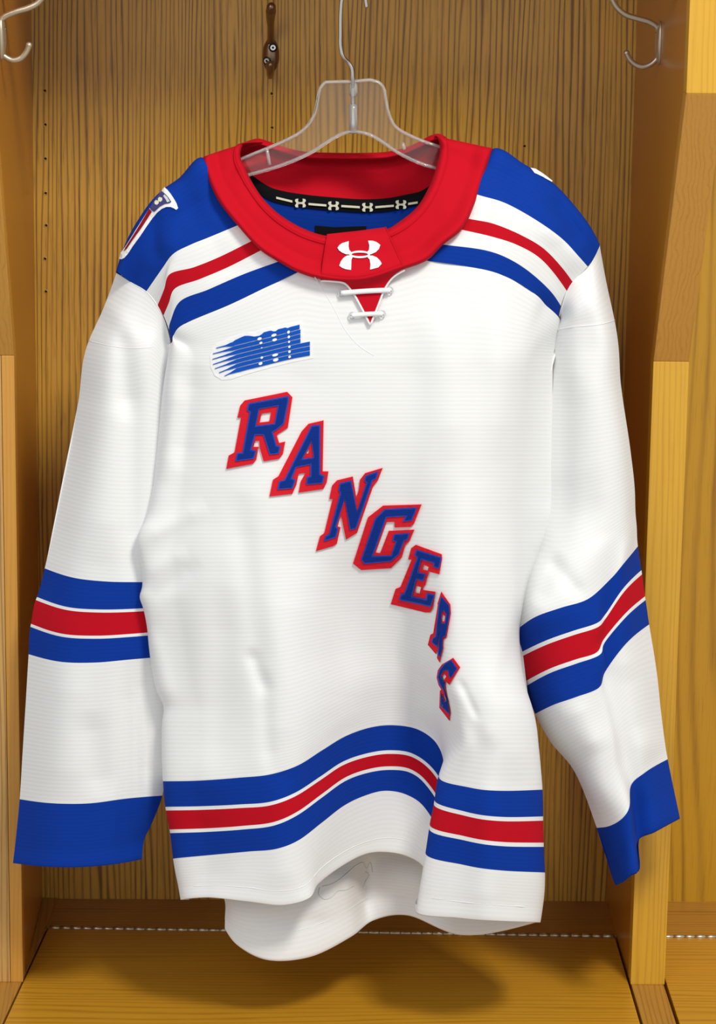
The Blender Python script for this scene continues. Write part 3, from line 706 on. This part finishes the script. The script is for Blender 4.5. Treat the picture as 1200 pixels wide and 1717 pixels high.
# ---- placket, lacing
placket = applique('placket', [[(549, 392.5), (600, 387), (646, 381), (661, 415), (677, 450), (663, 459), (655, 466), (647, 480), (621, 545), (604, 512), (592, 489), (578, 473), (538, 469), (543, 432)]], F_RED, J, .0034, -.001, 4, dfun=depth_s, label='red placket under the lacing')
cloth_tube('seam', [(549, 393), (543, 432), (538, 469)], .0007, F_RED, placket, .0034, dfun=depth_s); cloth_tube('seam', [(646, 381), (661, 415), (677, 450)], .0007, F_RED, placket, .0034, dfun=depth_s)
cloth_tube('seam', [(538, 471), (560, 472), (577, 475), (590, 489), (604, 513), (620, 545)], .0010, F_HEMW, front, .0034, dfun=depth_s)
cloth_tube('seam', [(621, 545), (634, 512), (647, 481), (656, 468), (678, 453)], .0010, F_HEMW, front, .0034, dfun=depth_s)
cloth_tube('seam', [(528, 465), (556, 510), (585, 562), (606, 583), (627, 596)], .0004, F_HEMW, front, -.0001)
for a, b, w in (((572, 491.5), (654, 486.5), .0024), ((590, 529), (641, 526), .0022)):
    lace = cloth_tube('lace', [a, ((a[0] + b[0]) / 2, (a[1] + b[1]) / 2 - .8), b], w, F_PATCH, J, .0056, 8, .6, dfun=depth_s, label='white lace across the placket')
    for (u, v) in (a, b):
        c = np.array([(u + math.cos(k * PI / 8) * 4.6, v + math.sin(k * PI / 8) * 5.4) for k in range(17)])
        D = depth_s(c[:, 0], c[:, 1]) - .0030
        bm = bmesh.new(); tube(bm, [Vector(p) for p in at(c[:, 0], c[:, 1], D)], .0006, 6, caps=False); from_bm('eyelet', bm, F_GREY, lace, True)
cloth_tube('seam', rim_px[:8], .0006, F_RED, collar, .0001); cloth_tube('seam', rim_px[9:], .0006, F_RED, collar, .0001)
# ---- collar emblem, embroidered in white
Z2 = lambda p: px(3.3333, (400, 320), p)
em = applique('emblem', [Z2([(552, 318), (562, 304), (578, 292), (615, 281), (614, 310), (618, 330), (634, 347), (628, 356), (600, 354), (578, 345), (560, 332)])], F_PATCH, J, .0046, .002, dfun=depth_s, label='white embroidered emblem on the collar')
applique('emblem_stroke', [Z2([(562, 418), (572, 392), (586, 374), (604, 362), (628, 358), (640, 364), (630, 385), (628, 442), (600, 438), (578, 430)])], F_PATCH, em, .0046, .002, dfun=depth_s)
applique('emblem_stroke', [Z2([(723, 278), (750, 279), (772, 287), (791, 302), (784, 324), (766, 342), (740, 354), (722, 352), (714, 346), (728, 330), (730, 305)])], F_PATCH, em, .0046, .002, dfun=depth_s)
applique('emblem_stroke', [Z2([(720, 362), (748, 362), (772, 372), (790, 390), (799, 407), (780, 428), (734, 440), (736, 410), (732, 384), (714, 364)])], F_PATCH, em, .0046, .002, dfun=depth_s)
ring = [(677 + 58 * math.cos(a), 355 + 21 * math.sin(a)) for a in np.linspace(0, 2 * PI, 25)[:-1]]; hole = [(677 + 46 * math.cos(a), 355 + 10 * math.sin(a)) for a in np.linspace(0, 2 * PI, 25)[:-1]]
applique('emblem_ring', [Z2(ring), Z2(hole)], F_PATCH, em, .0046, .002, dfun=depth_s)
# ---- small emblems and dashes on the neck tape
def tape_d(u, v): return np.interp(u, [b[0] for b in bb], [b[2] for b in bb]) - .0026
for cx, cy in ((503.5, 340.5), (559, 345), (616, 347.5), (672, 343)):
    s = 1.0; k = 2.857
    for dx in (-1, 1):
        nm = applique('tape_mark', [[(cx + dx * 1.2, cy - 1.3), (cx + dx * 4, cy - 2.6), (cx + dx * 3.6, cy - 7.5), (cx + dx * 8.2, cy - 6.6), (cx + dx * 9.2, cy - 3.6), (cx + dx * 6.6, cy), (cx + dx * 9.2, cy + 3.8), (cx + dx * 8.2, cy + 6.8), (cx + dx * 3.6, cy + 7.5), (cx + dx * 4, cy + 2.6), (cx + dx * 1.2, cy + 1.3)]], F_CREAM, tape, .0006, 0, dfun=tape_d)
    applique('tape_mark', [[(cx - 3, cy - 1.5), (cx + 3, cy - 1.5), (cx + 3, cy + 1.5), (cx - 3, cy + 1.5)]], F_CREAM, tape, .0006, 0, dfun=tape_d)
for (a, b) in (((463, 331.5), (490, 338)), ((517, 342), (547, 344.5)), ((572, 345.5), (603, 347.5)), ((629, 347.5), (660, 345)), ((684, 342), (700, 339.5))):
    applique('tape_line', [[(a[0], a[1] - 1.8), (b[0], b[1] - 1.8), (b[0], b[1] + 1.8), (a[0], a[1] + 1.8)]], F_CREAM, tape, .0006, 0, dfun=tape_d)
applique('size_label', [[(528, 378), (560, 381), (614, 379), (614, 400), (530, 400)]], F_BLACK, J, .001, 0, dfun=lambda u, v: np.full(np.shape(u), -.262), label='black label inside the neck')

# ---- diagonal word on the chest: red felt letters under blue twill ones
Z5 = lambda p: px(4.1379, (370, 640), p)
Z6 = lambda p: px(4.1379, (520, 780), p)
Z7 = lambda p: px(7.156, (640, 980), p)
LETTERS = [
  (Z5, [(165, 130), (460, 70), (497, 108), (465, 320), (388, 370), (405, 425), (447, 415), (432, 500), (405, 535), (297, 553), (270, 457), (266, 408), (238, 412), (228, 452), (262, 452), (247, 540), (222, 570), (38, 605), (55, 512), (95, 490), (140, 250), (115, 250), (135, 165)],
      [[(283, 222), (348, 212), (338, 275), (270, 283)]],
      [(192, 150), (470, 98), (472, 130), (440, 290), (395, 330), (362, 350), (388, 442), (415, 445), (405, 498), (340, 508), (295, 370), (240, 370), (212, 470), (248, 478), (230, 535), (100, 552), (112, 495), (150, 490), (200, 210), (180, 200)],
      [[(268, 190), (395, 168), (372, 290), (245, 305)]]),
  (Z5, [(608, 292), (713, 268), (707, 622), (747, 622), (735, 700), (712, 745), (540, 770), (555, 690), (588, 632), (540, 640), (525, 715), (497, 778), (338, 797), (362, 680), (400, 655), (560, 345)],
      [[(600, 476), (615, 470), (610, 495), (596, 500)]],
      [(628, 305), (690, 298), (690, 640), (720, 655), (708, 705), (592, 715), (597, 660), (622, 655), (622, 575), (525, 595), (495, 670), (520, 680), (500, 740), (392, 750), (405, 690), (440, 680)],
      [[(630, 415), (643, 525), (568, 535)]]),
  (Z6, [(185, 105), (295, 78), (312, 180), (318, 222), (335, 180), (345, 100), (380, 55), (503, 18), (470, 105), (435, 150), (325, 470), (248, 517), (213, 345), (190, 425), (210, 430), (185, 545), (160, 562), (40, 597), (68, 492), (98, 470), (155, 235), (132, 235), (152, 140)],
      [],
      [(205, 125), (285, 105), (325, 320), (390, 120), (372, 110), (385, 72), (475, 40), (458, 95), (435, 105), (320, 440), (275, 450), (240, 235), (180, 425), (195, 440), (180, 500), (95, 530), (105, 490), (130, 480), (208, 190), (195, 175)], []),
  (Z6, [(505, 280), (772, 272), (720, 405), (695, 428), (585, 432), (583, 392), (530, 395), (455, 605), (485, 610), (545, 455), (722, 447), (690, 525), (660, 555), (635, 640), (560, 715), (352, 728), (297, 683), (400, 362)],
      [],
      [(515, 305), (742, 292), (705, 385), (640, 392), (660, 355), (530, 362), (435, 630), (560, 625), (592, 530), (568, 522), (582, 478), (690, 470), (675, 520), (655, 522), (615, 620), (560, 668), (375, 685), (352, 655), (450, 370)], []),
  (Z6, [(732, 552), (912, 618), (914, 650), (895, 757), (822, 738), (798, 832), (780, 850), (772, 864), (868, 878), (850, 990), (830, 1022), (795, 1022), (558, 965), (592, 858), (625, 845), (702, 655), (678, 655), (700, 575)],
      [[(787, 692), (820, 705), (814, 732), (775, 722)], [(735, 837), (768, 846), (758, 890), (722, 885)]],
      [(735, 585), (910, 640), (893, 720), (850, 705), (855, 680), (770, 655), (748, 742), (800, 755), (785, 805), (735, 795), (706, 910), (800, 930), (808, 885), (865, 900), (835, 985), (615, 935), (628, 895), (650, 890), (740, 640), (722, 625)], []),
  (Z7, [(712, 85), (820, 240), (828, 345), (775, 640), (735, 660), (735, 770), (690, 935), (660, 885), (670, 770), (645, 835), (550, 725), (580, 605), (615, 585), (670, 245), (665, 235)],
      [[(735, 355), (757, 385), (750, 440), (725, 445), (718, 400)]],
      [(710, 140), (805, 250), (815, 345), (765, 620), (725, 640), (725, 770), (695, 870), (668, 860), (690, 560), (665, 755), (590, 695), (610, 640), (640, 620), (680, 250)],
      [[(735, 308), (770, 360), (752, 472), (710, 462), (713, 350)]]),
  (Z7, [(855, 880), (940, 995), (808, 1205), (765, 1165), (757, 1200), (765, 1270), (790, 1390), (818, 1530), (808, 1635), (688, 1480), (695, 1275), (712, 1262), (680, 1210), (655, 1120), (670, 1030), (720, 960)],
      [[(752, 1075), (770, 1105), (745, 1148), (722, 1140), (720, 1105)], [(725, 1305), (745, 1325), (772, 1395), (755, 1390)]],
      [(830, 905), (905, 1010), (825, 1125), (805, 1110), (790, 1030), (740, 1040), (705, 1100), (755, 1180), (750, 1260), (790, 1400), (810, 1560), (700, 1460), (705, 1300), (752, 1400), (775, 1400), (735, 1270), (690, 1200), (665, 1110), (690, 1020), (760, 940)], [])]
for zf, ro, rh, bo, bh in LETTERS:
    L = applique('letter', [zf(ro)] + [zf(hh) for hh in rh], F_RED2, J, .0020, -.0004, 6, label='red backed blue block letter of the diagonal chest word')
    blue = [zf(bo)] + [zf(hh) for hh in bh]
    small = zf is Z7
    applique('letter_border', blue, F_SATIN, L, .0032, .0016, 6, label='bright blue stitched border')
    inner = [offset_poly(blue[0], 2.6 if not small else 1.7)] + [offset_poly(hh, -2.2 if not small else -1.2) for hh in blue[1:]]
    applique('letter_face', inner, F_LETTER, L, .0038, .0028, 6, label='dark blue twill letter')
    if not small:
        pass

# ---- league patch: white transfer with sliced blue letters
ZO = lambda p: px(5.4545, (340, 520), p)
patch = applique('league_patch', [ZO([(120, 312), (240, 258), (385, 205), (480, 205), (540, 172), (760, 128), (910, 98), (925, 285), (1000, 288), (1010, 440), (850, 470), (640, 520), (420, 580), (260, 632), (175, 640), (110, 600), (70, 520), (65, 420), (85, 350)])], F_PATCH, J, .0004, -.0005, 8, label='white transfer with sliced blue letters')
TOPX = [(110, 352), (200, 315), (300, 272), (340, 253), (385, 234), (430, 236), (470, 242), (530, 232), (545, 206), (620, 186), (640, 195), (668, 192), (685, 176), (760, 157), (778, 166), (792, 156), (885, 132), (980, 108)]
BOTX = [(110, 640), (200, 604), (300, 574), (420, 541), (530, 515), (700, 471), (850, 437), (980, 414)]
tx = lambda x: np.interp(x, *zip(*TOPX)); bx_ = lambda x: np.interp(x, *zip(*BOTX))
tx0 = lambda x: np.interp(x, [110, 300, 480, 700, 885, 980], [358, 282, 238, 186, 132, 108])
TIPS = [(122, 347), (92, 400), (87, 450), (92, 497), (110, 535), (148, 573), (198, 602)]
for k, (tx_, ty_) in enumerate(TIPS):
    full = 290 if k < 2 else 310; end = 978 if k >= 4 else (892 if k else 884)
    up, dn = [], []
    xs = list(np.linspace(tx_, end, 36))
    for x in xs:
        f0, f1 = k / 7, (k + 1) / 7
        t_ = tx0(x); b_ = bx_(x)
        a = t_ + (b_ - t_) * f0 + (3.6 if k else 0); b = t_ + (b_ - t_) * f1 - (3.6 if k < 6 else 0)
        if k == 0: a = tx(x)
        g = np.clip((x - tx_) / max(full - tx_, 1), 0, 1)
        m0 = ty_ + (x - tx_) * (((a + b) / 2 - ty_) / max(x - tx_, 1e-6)) if x > tx_ else ty_
        mid = ty_ * (1 - g) + ((a + b) / 2) * g if g < 1 else (a + b) / 2
        lin_mid = np.interp(x, [tx_, full], [ty_, (tx0(full) + (bx_(full) - tx0(full)) * (k + .5) / 7)]) if x < full else (a + b) / 2
        w = np.clip((g - .45) / .55, 0, 1); w = round(w * 3) / 3 * .5 + w * .5; hw = (3.0 + 6 * g) * (1 - w) + (b - a) / 2 * w
        up.append((x, lin_mid - hw)); dn.append((x, lin_mid + hw))
    applique('letter_slice', [ZO(up + dn[::-1])], F_PRINT, patch, .0012, .0005, 9)
for cx, cy, rx, ry in ((518, 262, 20, 13), (531, 300, 15, 11), (538, 345, 8, 5), (539, 434, 13, 11), (527, 488, 18, 14), (650, 229, 24, 13), (656, 272, 22, 13), (661, 410, 27, 13), (666, 455, 25, 15),
                       (783, 201, 13, 14), (786, 245, 12, 13), (788, 290, 10, 11), (791, 335, 11, 12), (792, 380, 12, 12), (793, 427, 12, 12)):
    n = 12; applique('letter_gap', [ZO([(cx + rx * math.cos(2 * PI * k / n), cy + ry * math.sin(2 * PI * k / n) - rx * .22 * math.cos(2 * PI * k / n)) for k in range(n)])], F_PATCH, patch, .0017, .001, 9)

# ---- shield patches on the shoulders (seen edge on)
Z4 = lambda p: px(6.0, (180, 270), p)
sp = applique('shoulder_patch', [Z4([(572, 262), (605, 290), (640, 335), (672, 385), (695, 425), (711, 475), (692, 491), (665, 474), (635, 462), (592, 462), (545, 482), (500, 520), (450, 580), (400, 650), (330, 755), (260, 850), (205, 935), (170, 975), (140, 989), (118, 982), (132, 925), (200, 830), (300, 670), (400, 510), (470, 400)])], F_PATCH, J, .0010, -.0005, 8, label='white edged shield patch on the left shoulder')
applique('patch_field', [Z4([(545, 300), (575, 325), (610, 360), (642, 410), (620, 425), (575, 432), (525, 460), (470, 512), (440, 495), (425, 470), (480, 385)])], F_PURPLE, sp, .0018, .0006, 8)
applique('patch_field', [Z4([(420, 478), (446, 510), (400, 585), (330, 690), (255, 790), (195, 880), (165, 905), (180, 870), (300, 680)])], F_MAROON, sp, .0018, .0006, 8)
for (cx, cy) in ((495, 415), (530, 385)):
    applique('patch_mark', [Z4([(cx - 22, cy - 8), (cx - 8, cy - 24), (cx + 20, cy - 16), (cx + 22, cy + 8), (cx + 4, cy + 26), (cx - 20, cy + 18)])], F_CREAM, sp, .0024, .0014, 8)
applique('patch_trim', [Z4([(575, 335), (600, 360), (628, 405), (600, 415), (585, 385), (560, 350)])], F_GREY, sp, .0022, .0014, 8)
applique('shoulder_patch', [[(889, 281), (898, 283), (912, 292), (926, 303), (925, 305), (909, 296), (901, 292), (896, 290)]], F_PATCH, J, .0012, -.0005, 6, label='white edge of the patch on the right shoulder')

# ---- sleeves
def sleeve(ctrl, names, wr, back_dy, shrink=3.0):
    """ctrl rows run across the visible face; the unseen back half closes the tube"""
    C = [list(r) for r in ctrl]
    g = Grid(C, 5.0, wr); r = g.rows
    base = None
    for (a, b, nm, mat, lab) in names:
        o = g.emit(nm, mat, base if base is not None else J, r[a], r[b], label=lab)
        if base is None: base = o
    B = []
    for row in C:
        n = len(row); us = [p[0] for p in row]; cu = sum(us) / n
        o = []
        for k, (u, v, y) in enumerate(row):
            t = k / (n - 1); e = math.sin(PI * t)
            o.append((u + (shrink if u < cu else -shrink) * (0 if k in (0, n - 1) else 1), v - 3 * e, (row[0][2] * (1 - t) + row[-1][2] * t) + back_dy * (0.15 + e)))
        o[0] = (row[0][0], row[0][1], row[0][2]); o[-1] = (row[-1][0], row[-1][1], row[-1][2])
        B.append(o)
    gb = Grid(B, 8.0); rb = gb.rows
    for (a, b, nm, mat, lab) in names:
        gb.emit(nm if nm != 'sleeve' else 'sleeve_back', mat, base, rb[a], rb[b], flip=True, label=lab)
    return g, base
SLV = [(-.288, 0), ]
def lrow(pts, Y=(-.278, -.316, -.328, -.329, -.314)): # 5 points: left edge, three across, right edge
    return [(u, v, y) for (u, v), y in zip(pts, Y)]
LS = [
    [(195, 458, -.288), (220, 474, -.306), (245, 489, -.317), (268, 520, -.324), (286, 576, -.322)],
    [(172, 520, -.282), (205, 534, -.312), (238, 545, -.322), (264, 556, -.324), (287, 600, -.318)],
    lrow([(149, 571), (185, 580), (222, 584), (255, 582), (285, 625)]),
    lrow([(131, 675), (170, 684), (212, 690), (248, 690), (284, 700)]),
    lrow([(106, 800), (150, 812), (196, 818), (236, 818), (280, 818)]),
    lrow([(91, 875), (135, 888), (184, 894), (228, 895), (276, 893)]),
    lrow([(75, 953), (125, 969), (178, 975), (228, 976), (275, 975)]),
    lrow([(62, 1001), (114, 1018), (166, 1022), (220, 1021), (274, 1017)]),
    lrow([(60, 1006), (113, 1023), (166, 1027), (220, 1026), (274, 1022)]),
    lrow([(52, 1046), (106, 1063), (162, 1066), (218, 1063), (274, 1058)]),
    lrow([(51, 1051), (106, 1068), (162, 1071), (218, 1068), (274, 1063)]),
    lrow([(48, 1097), (104, 1110), (160, 1111), (217, 1106), (275, 1101)]),
    lrow([(43, 1180), (100, 1190), (158, 1190), (216, 1184), (276, 1178)]),
    lrow([(38, 1260), (95, 1268), (152, 1268), (214, 1262), (275, 1254)]),
    lrow([(33, 1340), (90, 1347), (150, 1347), (212, 1339), (272, 1334)]),
    lrow([(28, 1392), (84, 1399), (140, 1399), (198, 1392), (253, 1384)]),
    lrow([(25, 1420), (82, 1426), (135, 1427), (190, 1420), (241, 1410)]),
    lrow([(22, 1447), (78, 1453), (130, 1454), (185, 1450), (237, 1441)]),
    [(u, v - 10, y + .005) for u, v, y in lrow([(24, 1447), (78, 1453), (130, 1454), (185, 1450), (235, 1441)])]]
names = [(0, 6, 'sleeve', F_WHITE, None), (6, 7, 'stripe', F_BLUE, 'blue sleeve stripe'), (7, 8, 'piping', F_HEMW, None), (8, 9, 'stripe', F_RED, 'red sleeve stripe'), (9, 10, 'piping', F_HEMW, None),
         (10, 11, 'stripe', F_BLUE, 'blue sleeve stripe'), (11, 14, 'lower_sleeve', F_WHITE, None), (14, 18, 'cuff', F_BLUE, 'blue cuff')]
LFOLD = folds([((205, 540), (210, 700), 12, .004), ((222, 600), (220, 960), 14, .005), ((190, 640), (165, 930), 22, -.004), ((125, 700), (100, 930), 20, .003), ((215, 1110), (210, 1440), 10, .004), ((238, 1110), (245, 1330), 8, .005),
               ((120, 1120), (100, 1330), 24, -.003), ((170, 500), (230, 575), 12, -.003), ((150, 1200), (170, 1330), 18, .003)])
gl, sl = sleeve(LS, names, LFOLD, .030)
def rrow(pts, Y=(-.292, -.332, -.344, -.342, -.330, -.324, -.280)): return [(u, v, y) for (u, v), y in zip(pts, Y)]
YU = (-.277, -.302, -.320, -.326, -.326, -.314, -.274)
RS = [
    [(936, 532, -.300), (942, 512, -.306), (950, 490, -.311), (960, 473, -.313), (972, 460, -.313), (988, 445, -.308), (1005, 411, -.286)],
    rrow([(930, 540), (944, 532), (960, 520), (975, 510), (990, 500), (1004, 488), (1016, 472)], YU),
    rrow([(924, 556), (940, 552), (962, 548), (985, 546), (1004, 544), (1018, 541), (1030, 537)], YU),
    rrow([(906, 660), (940, 662), (965, 662), (990, 660), (1010, 657), (1028, 653), (1041, 648)], YU),
    rrow([(903, 780), (940, 782), (968, 780), (998, 776), (1022, 771), (1043, 765), (1057, 758)], YU),
    rrow([(904, 868), (938, 872), (968, 868), (1000, 858), (1026, 846), (1048, 834), (1064, 824)], YU),
    rrow([(905, 915), (930, 920), (962, 915), (998, 900), (1028, 882), (1050, 868), (1065, 858)], (-.286, -.312, -.328, -.332, -.327, -.314, -.274)),
    rrow([(880, 975), (912, 968), (950, 955), (990, 936), (1024, 912), (1050, 893), (1067, 882)], (-.290, -.320, -.334, -.338, -.330, -.316, -.276)),
    rrow([(864, 1058), (898, 1034), (940, 1019), (986, 1004), (1022, 972), (1046, 944), (1069, 916)]),
    rrow([(867, 1097), (915, 1074), (960, 1058), (1000, 1045), (1014, 1031), (1042, 990), (1075, 956)]),
    rrow([(868, 1104), (916, 1081), (961, 1065), (1001, 1052), (1015, 1037), (1043, 996), (1076, 963)]),
    rrow([(876, 1145), (922, 1121), (964, 1106), (1000, 1094), (1012, 1072), (1044, 1033), (1081, 1000)]),
    rrow([(879, 1152), (923, 1128), (965, 1113), (1005, 1098), (1013, 1078), (1045, 1039), (1082, 1006)]),
    rrow([(897, 1197), (930, 1181), (965, 1169), (1004, 1153), (1014, 1127), (1046, 1083), (1088, 1047)]),
    rrow([(922, 1243), (948, 1226), (980, 1212), (1014, 1196), (1026, 1174), (1056, 1140), (1100, 1122)]),
    rrow([(958, 1286), (976, 1276), (1000, 1262), (1026, 1246), (1038, 1226), (1068, 1206), (1108, 1195)], (-.300, -.332, -.346, -.344, -.330, -.324, -.280)),
    rrow([(976, 1322), (992, 1322), (1012, 1312), (1034, 1292), (1046, 1270), (1076, 1252), (1114, 1242)], (-.306, -.334, -.346, -.344, -.328, -.324, -.284)),
    rrow([(1000, 1388), (1024, 1384), (1044, 1371), (1055, 1352), (1057, 1318), (1080, 1296), (1119, 1273)], (-.312, -.336, -.348, -.346, -.326, -.322, -.286)),
    rrow([(1014, 1432), (1036, 1432), (1052, 1416), (1062, 1402), (1064, 1366), (1090, 1342), (1129, 1322)], (-.316, -.338, -.350, -.347, -.322, -.320, -.288)),
    rrow([(1033, 1482), (1044, 1477), (1058, 1466), (1069, 1456), (1068, 1411), (1098, 1394), (1139, 1372)], (-.320, -.338, -.350, -.348, -.322, -.320, -.290)),
    rrow([(1033, 1472), (1044, 1468), (1058, 1456), (1067, 1445), (1068, 1403), (1098, 1386), (1137, 1366)], (-.316, -.332, -.344, -.342, -.318, -.314, -.286))]
rn = [(0, 8, 'sleeve', F_WHITE, None), (8, 9, 'stripe', F_BLUE, 'blue sleeve stripe'), (9, 10, 'piping', F_HEMW, None), (10, 11, 'stripe', F_RED, 'red sleeve stripe'), (11, 12, 'piping', F_HEMW, None),
      (12, 13, 'stripe', F_BLUE, 'blue sleeve stripe'), (13, 17, 'lower_sleeve', F_WHITE, None), (17, 19, 'cuff', F_BLUE, 'blue cuff')]
RFOLD = folds([((960, 640), (945, 860), 14, .003), ((985, 600), (1010, 880), 18, -.003), ((900, 1010), (935, 930), 10, .004), ((925, 940), (975, 1000), 9, .003), ((960, 1180), (1000, 1260), 16, -.003), ((1050, 1120), (1080, 1240), 14, .003), ((1000, 1395), (1034, 1470), 5, .003)])
gr, sr = sleeve(RS, rn, RFOLD, .022)

# ---- back of the body, with the longer tail that shows below the front hem
def brow(L, R, v, Y0=-.300, Ym=-.262): # eight points across
    f = np.linspace(0, 1, 9); return [(L + (R - L) * t, v, Y0 + (Ym - Y0) * math.sin(PI * t) ** .6) for t in f]
BK = [
    [(300, 320, -.285), (345, 288, -.280), (420, 306, -.262), (505, 330, -.244), (600, 336, -.238), (680, 330, -.244), (760, 296, -.262), (850, 285, -.278), (930, 322, -.283)],
    brow(215, 990, 450, -.27, -.238), brow(292, 930, 600, -.295, -.246), brow(282, 900, 760, -.296, -.252), brow(268, 866, 900, -.298, -.254), brow(260, 872, 1050, -.300, -.256), brow(284, 888, 1200, -.302, -.258),
    [(300, 1330, -.306), (350, 1330, -.305), (420, 1330, -.300), (500, 1330, -.290), (590, 1330, -.268), (680, 1330, -.260), (740, 1330, -.262), (810, 1330, -.278), (896, 1330, -.306)],
    [(350, 1450, -.318), (385, 1450, -.326), (430, 1450, -.332), (500, 1450, -.322), (585, 1445, -.290), (640, 1430, -.262), (710, 1440, -.262), (800, 1440, -.282), (898, 1440, -.308)],
    [(377, 1512, -.322), (395, 1520, -.334), (440, 1524, -.342), (510, 1512, -.334), (575, 1490, -.306), (618, 1474, -.272), (680, 1478, -.266), (770, 1495, -.286), (898, 1495, -.312)],
    [(377, 1540, -.323), (396, 1556, -.336), (440, 1566, -.345), (515, 1556, -.338), (580, 1528, -.310), (617, 1506, -.274), (680, 1506, -.268), (768, 1530, -.288), (899, 1520, -.314)],
    [(378, 1556, -.323), (399, 1584, -.338), (446, 1609, -.347), (518, 1605, -.340), (588, 1571, -.312), (626, 1543, -.278), (682, 1534, -.270), (772, 1567, -.290), (900, 1545, -.315)],
    [(380, 1546, -.318), (401, 1574, -.332), (446, 1599, -.341), (518, 1595, -.334), (586, 1562, -.306), (624, 1534, -.272), (682, 1525, -.264), (770, 1557, -.284), (898, 1536, -.309)]]
BFOLD = folds([((618, 1440), (612, 1540), 7, .006), ((520, 1460), (600, 1480), 12, -.003), ((720, 1450), (735, 1550), 14, .004), ((420, 1540), (560, 1545), 8, .002)])
bg = Grid(BK, 5.0, BFOLD); rb = bg.rows
back = bg.emit('back_panel', F_WHITE, J, rb[1], rb[10])
bg.emit('back_yoke', F_BLUE, back, rb[0], rb[1])
bg.emit('hem', F_HEMW, back, rb[10], rb[12])

# ---- raised seams that the photograph shows
def zbuf_of(g):
    pu, pv, py = g.u.ravel(), g.v.ravel(), g.Y.ravel()
    def f(u, v):
        u = np.atleast_1d(np.asarray(u, float)); v = np.atleast_1d(np.asarray(v, float)); out = np.zeros(len(u))
        for i, (a, b) in enumerate(zip(u, v)):
            d2 = (pu - a) ** 2 + (pv - b) ** 2; k = np.argpartition(d2, 4)[:4]; w = 1 / (d2[k] + .5); out[i] = (py[k] * w).sum() / w.sum()
        return out
    return f
dl, dr, db, dt = zbuf_of(gl), zbuf_of(gr), zbuf_of(bg), zbuf_of(torso)
def row_px(r, a=0, b=None): return [(u, v) for u, v, y in r][a:b]
cloth_tube('seam', row_px(LS[2], 0, 4), .0005, F_HEMW, sl, -.0001, dfun=dl); cloth_tube('seam', row_px(RS[2], 0), .0005, F_HEMW, sr, -.0001, dfun=dr)
cloth_tube('seam', row_px(LS[0]), .0005, F_HEMW, sl, -.0001, dfun=dl); cloth_tube('seam', row_px(RS[0]), .0005, F_HEMW, sr, -.0001, dfun=dr)
cloth_tube('seam', row_px(S7, 1, 12), .0004, F_HEMW, front, -.0001, dfun=dt); cloth_tube('seam', row_px(S7, 13, 17), .0004, F_HEMW, front, -.0001, dfun=dt)
cloth_tube('seam', row_px(BK[10], 0, 9), .0004, F_HEMW, back, -.0001, dfun=db)
# reverse side of the embroidery on the tail: a thin grey outline of stitches
for line in ([(536, 1488), (534, 1500), (544, 1508), (556, 1504), (566, 1494), (580, 1492), (592, 1486)], [(540, 1486), (556, 1482), (572, 1472), (586, 1460), (598, 1450), (608, 1446), (614, 1456), (620, 1446), (624, 1462)], [(606, 1494), (612, 1478), (618, 1466), (612, 1462)]):
    cloth_tube('stitching', line, .0004, F_GREY, back, .0001, dfun=db)
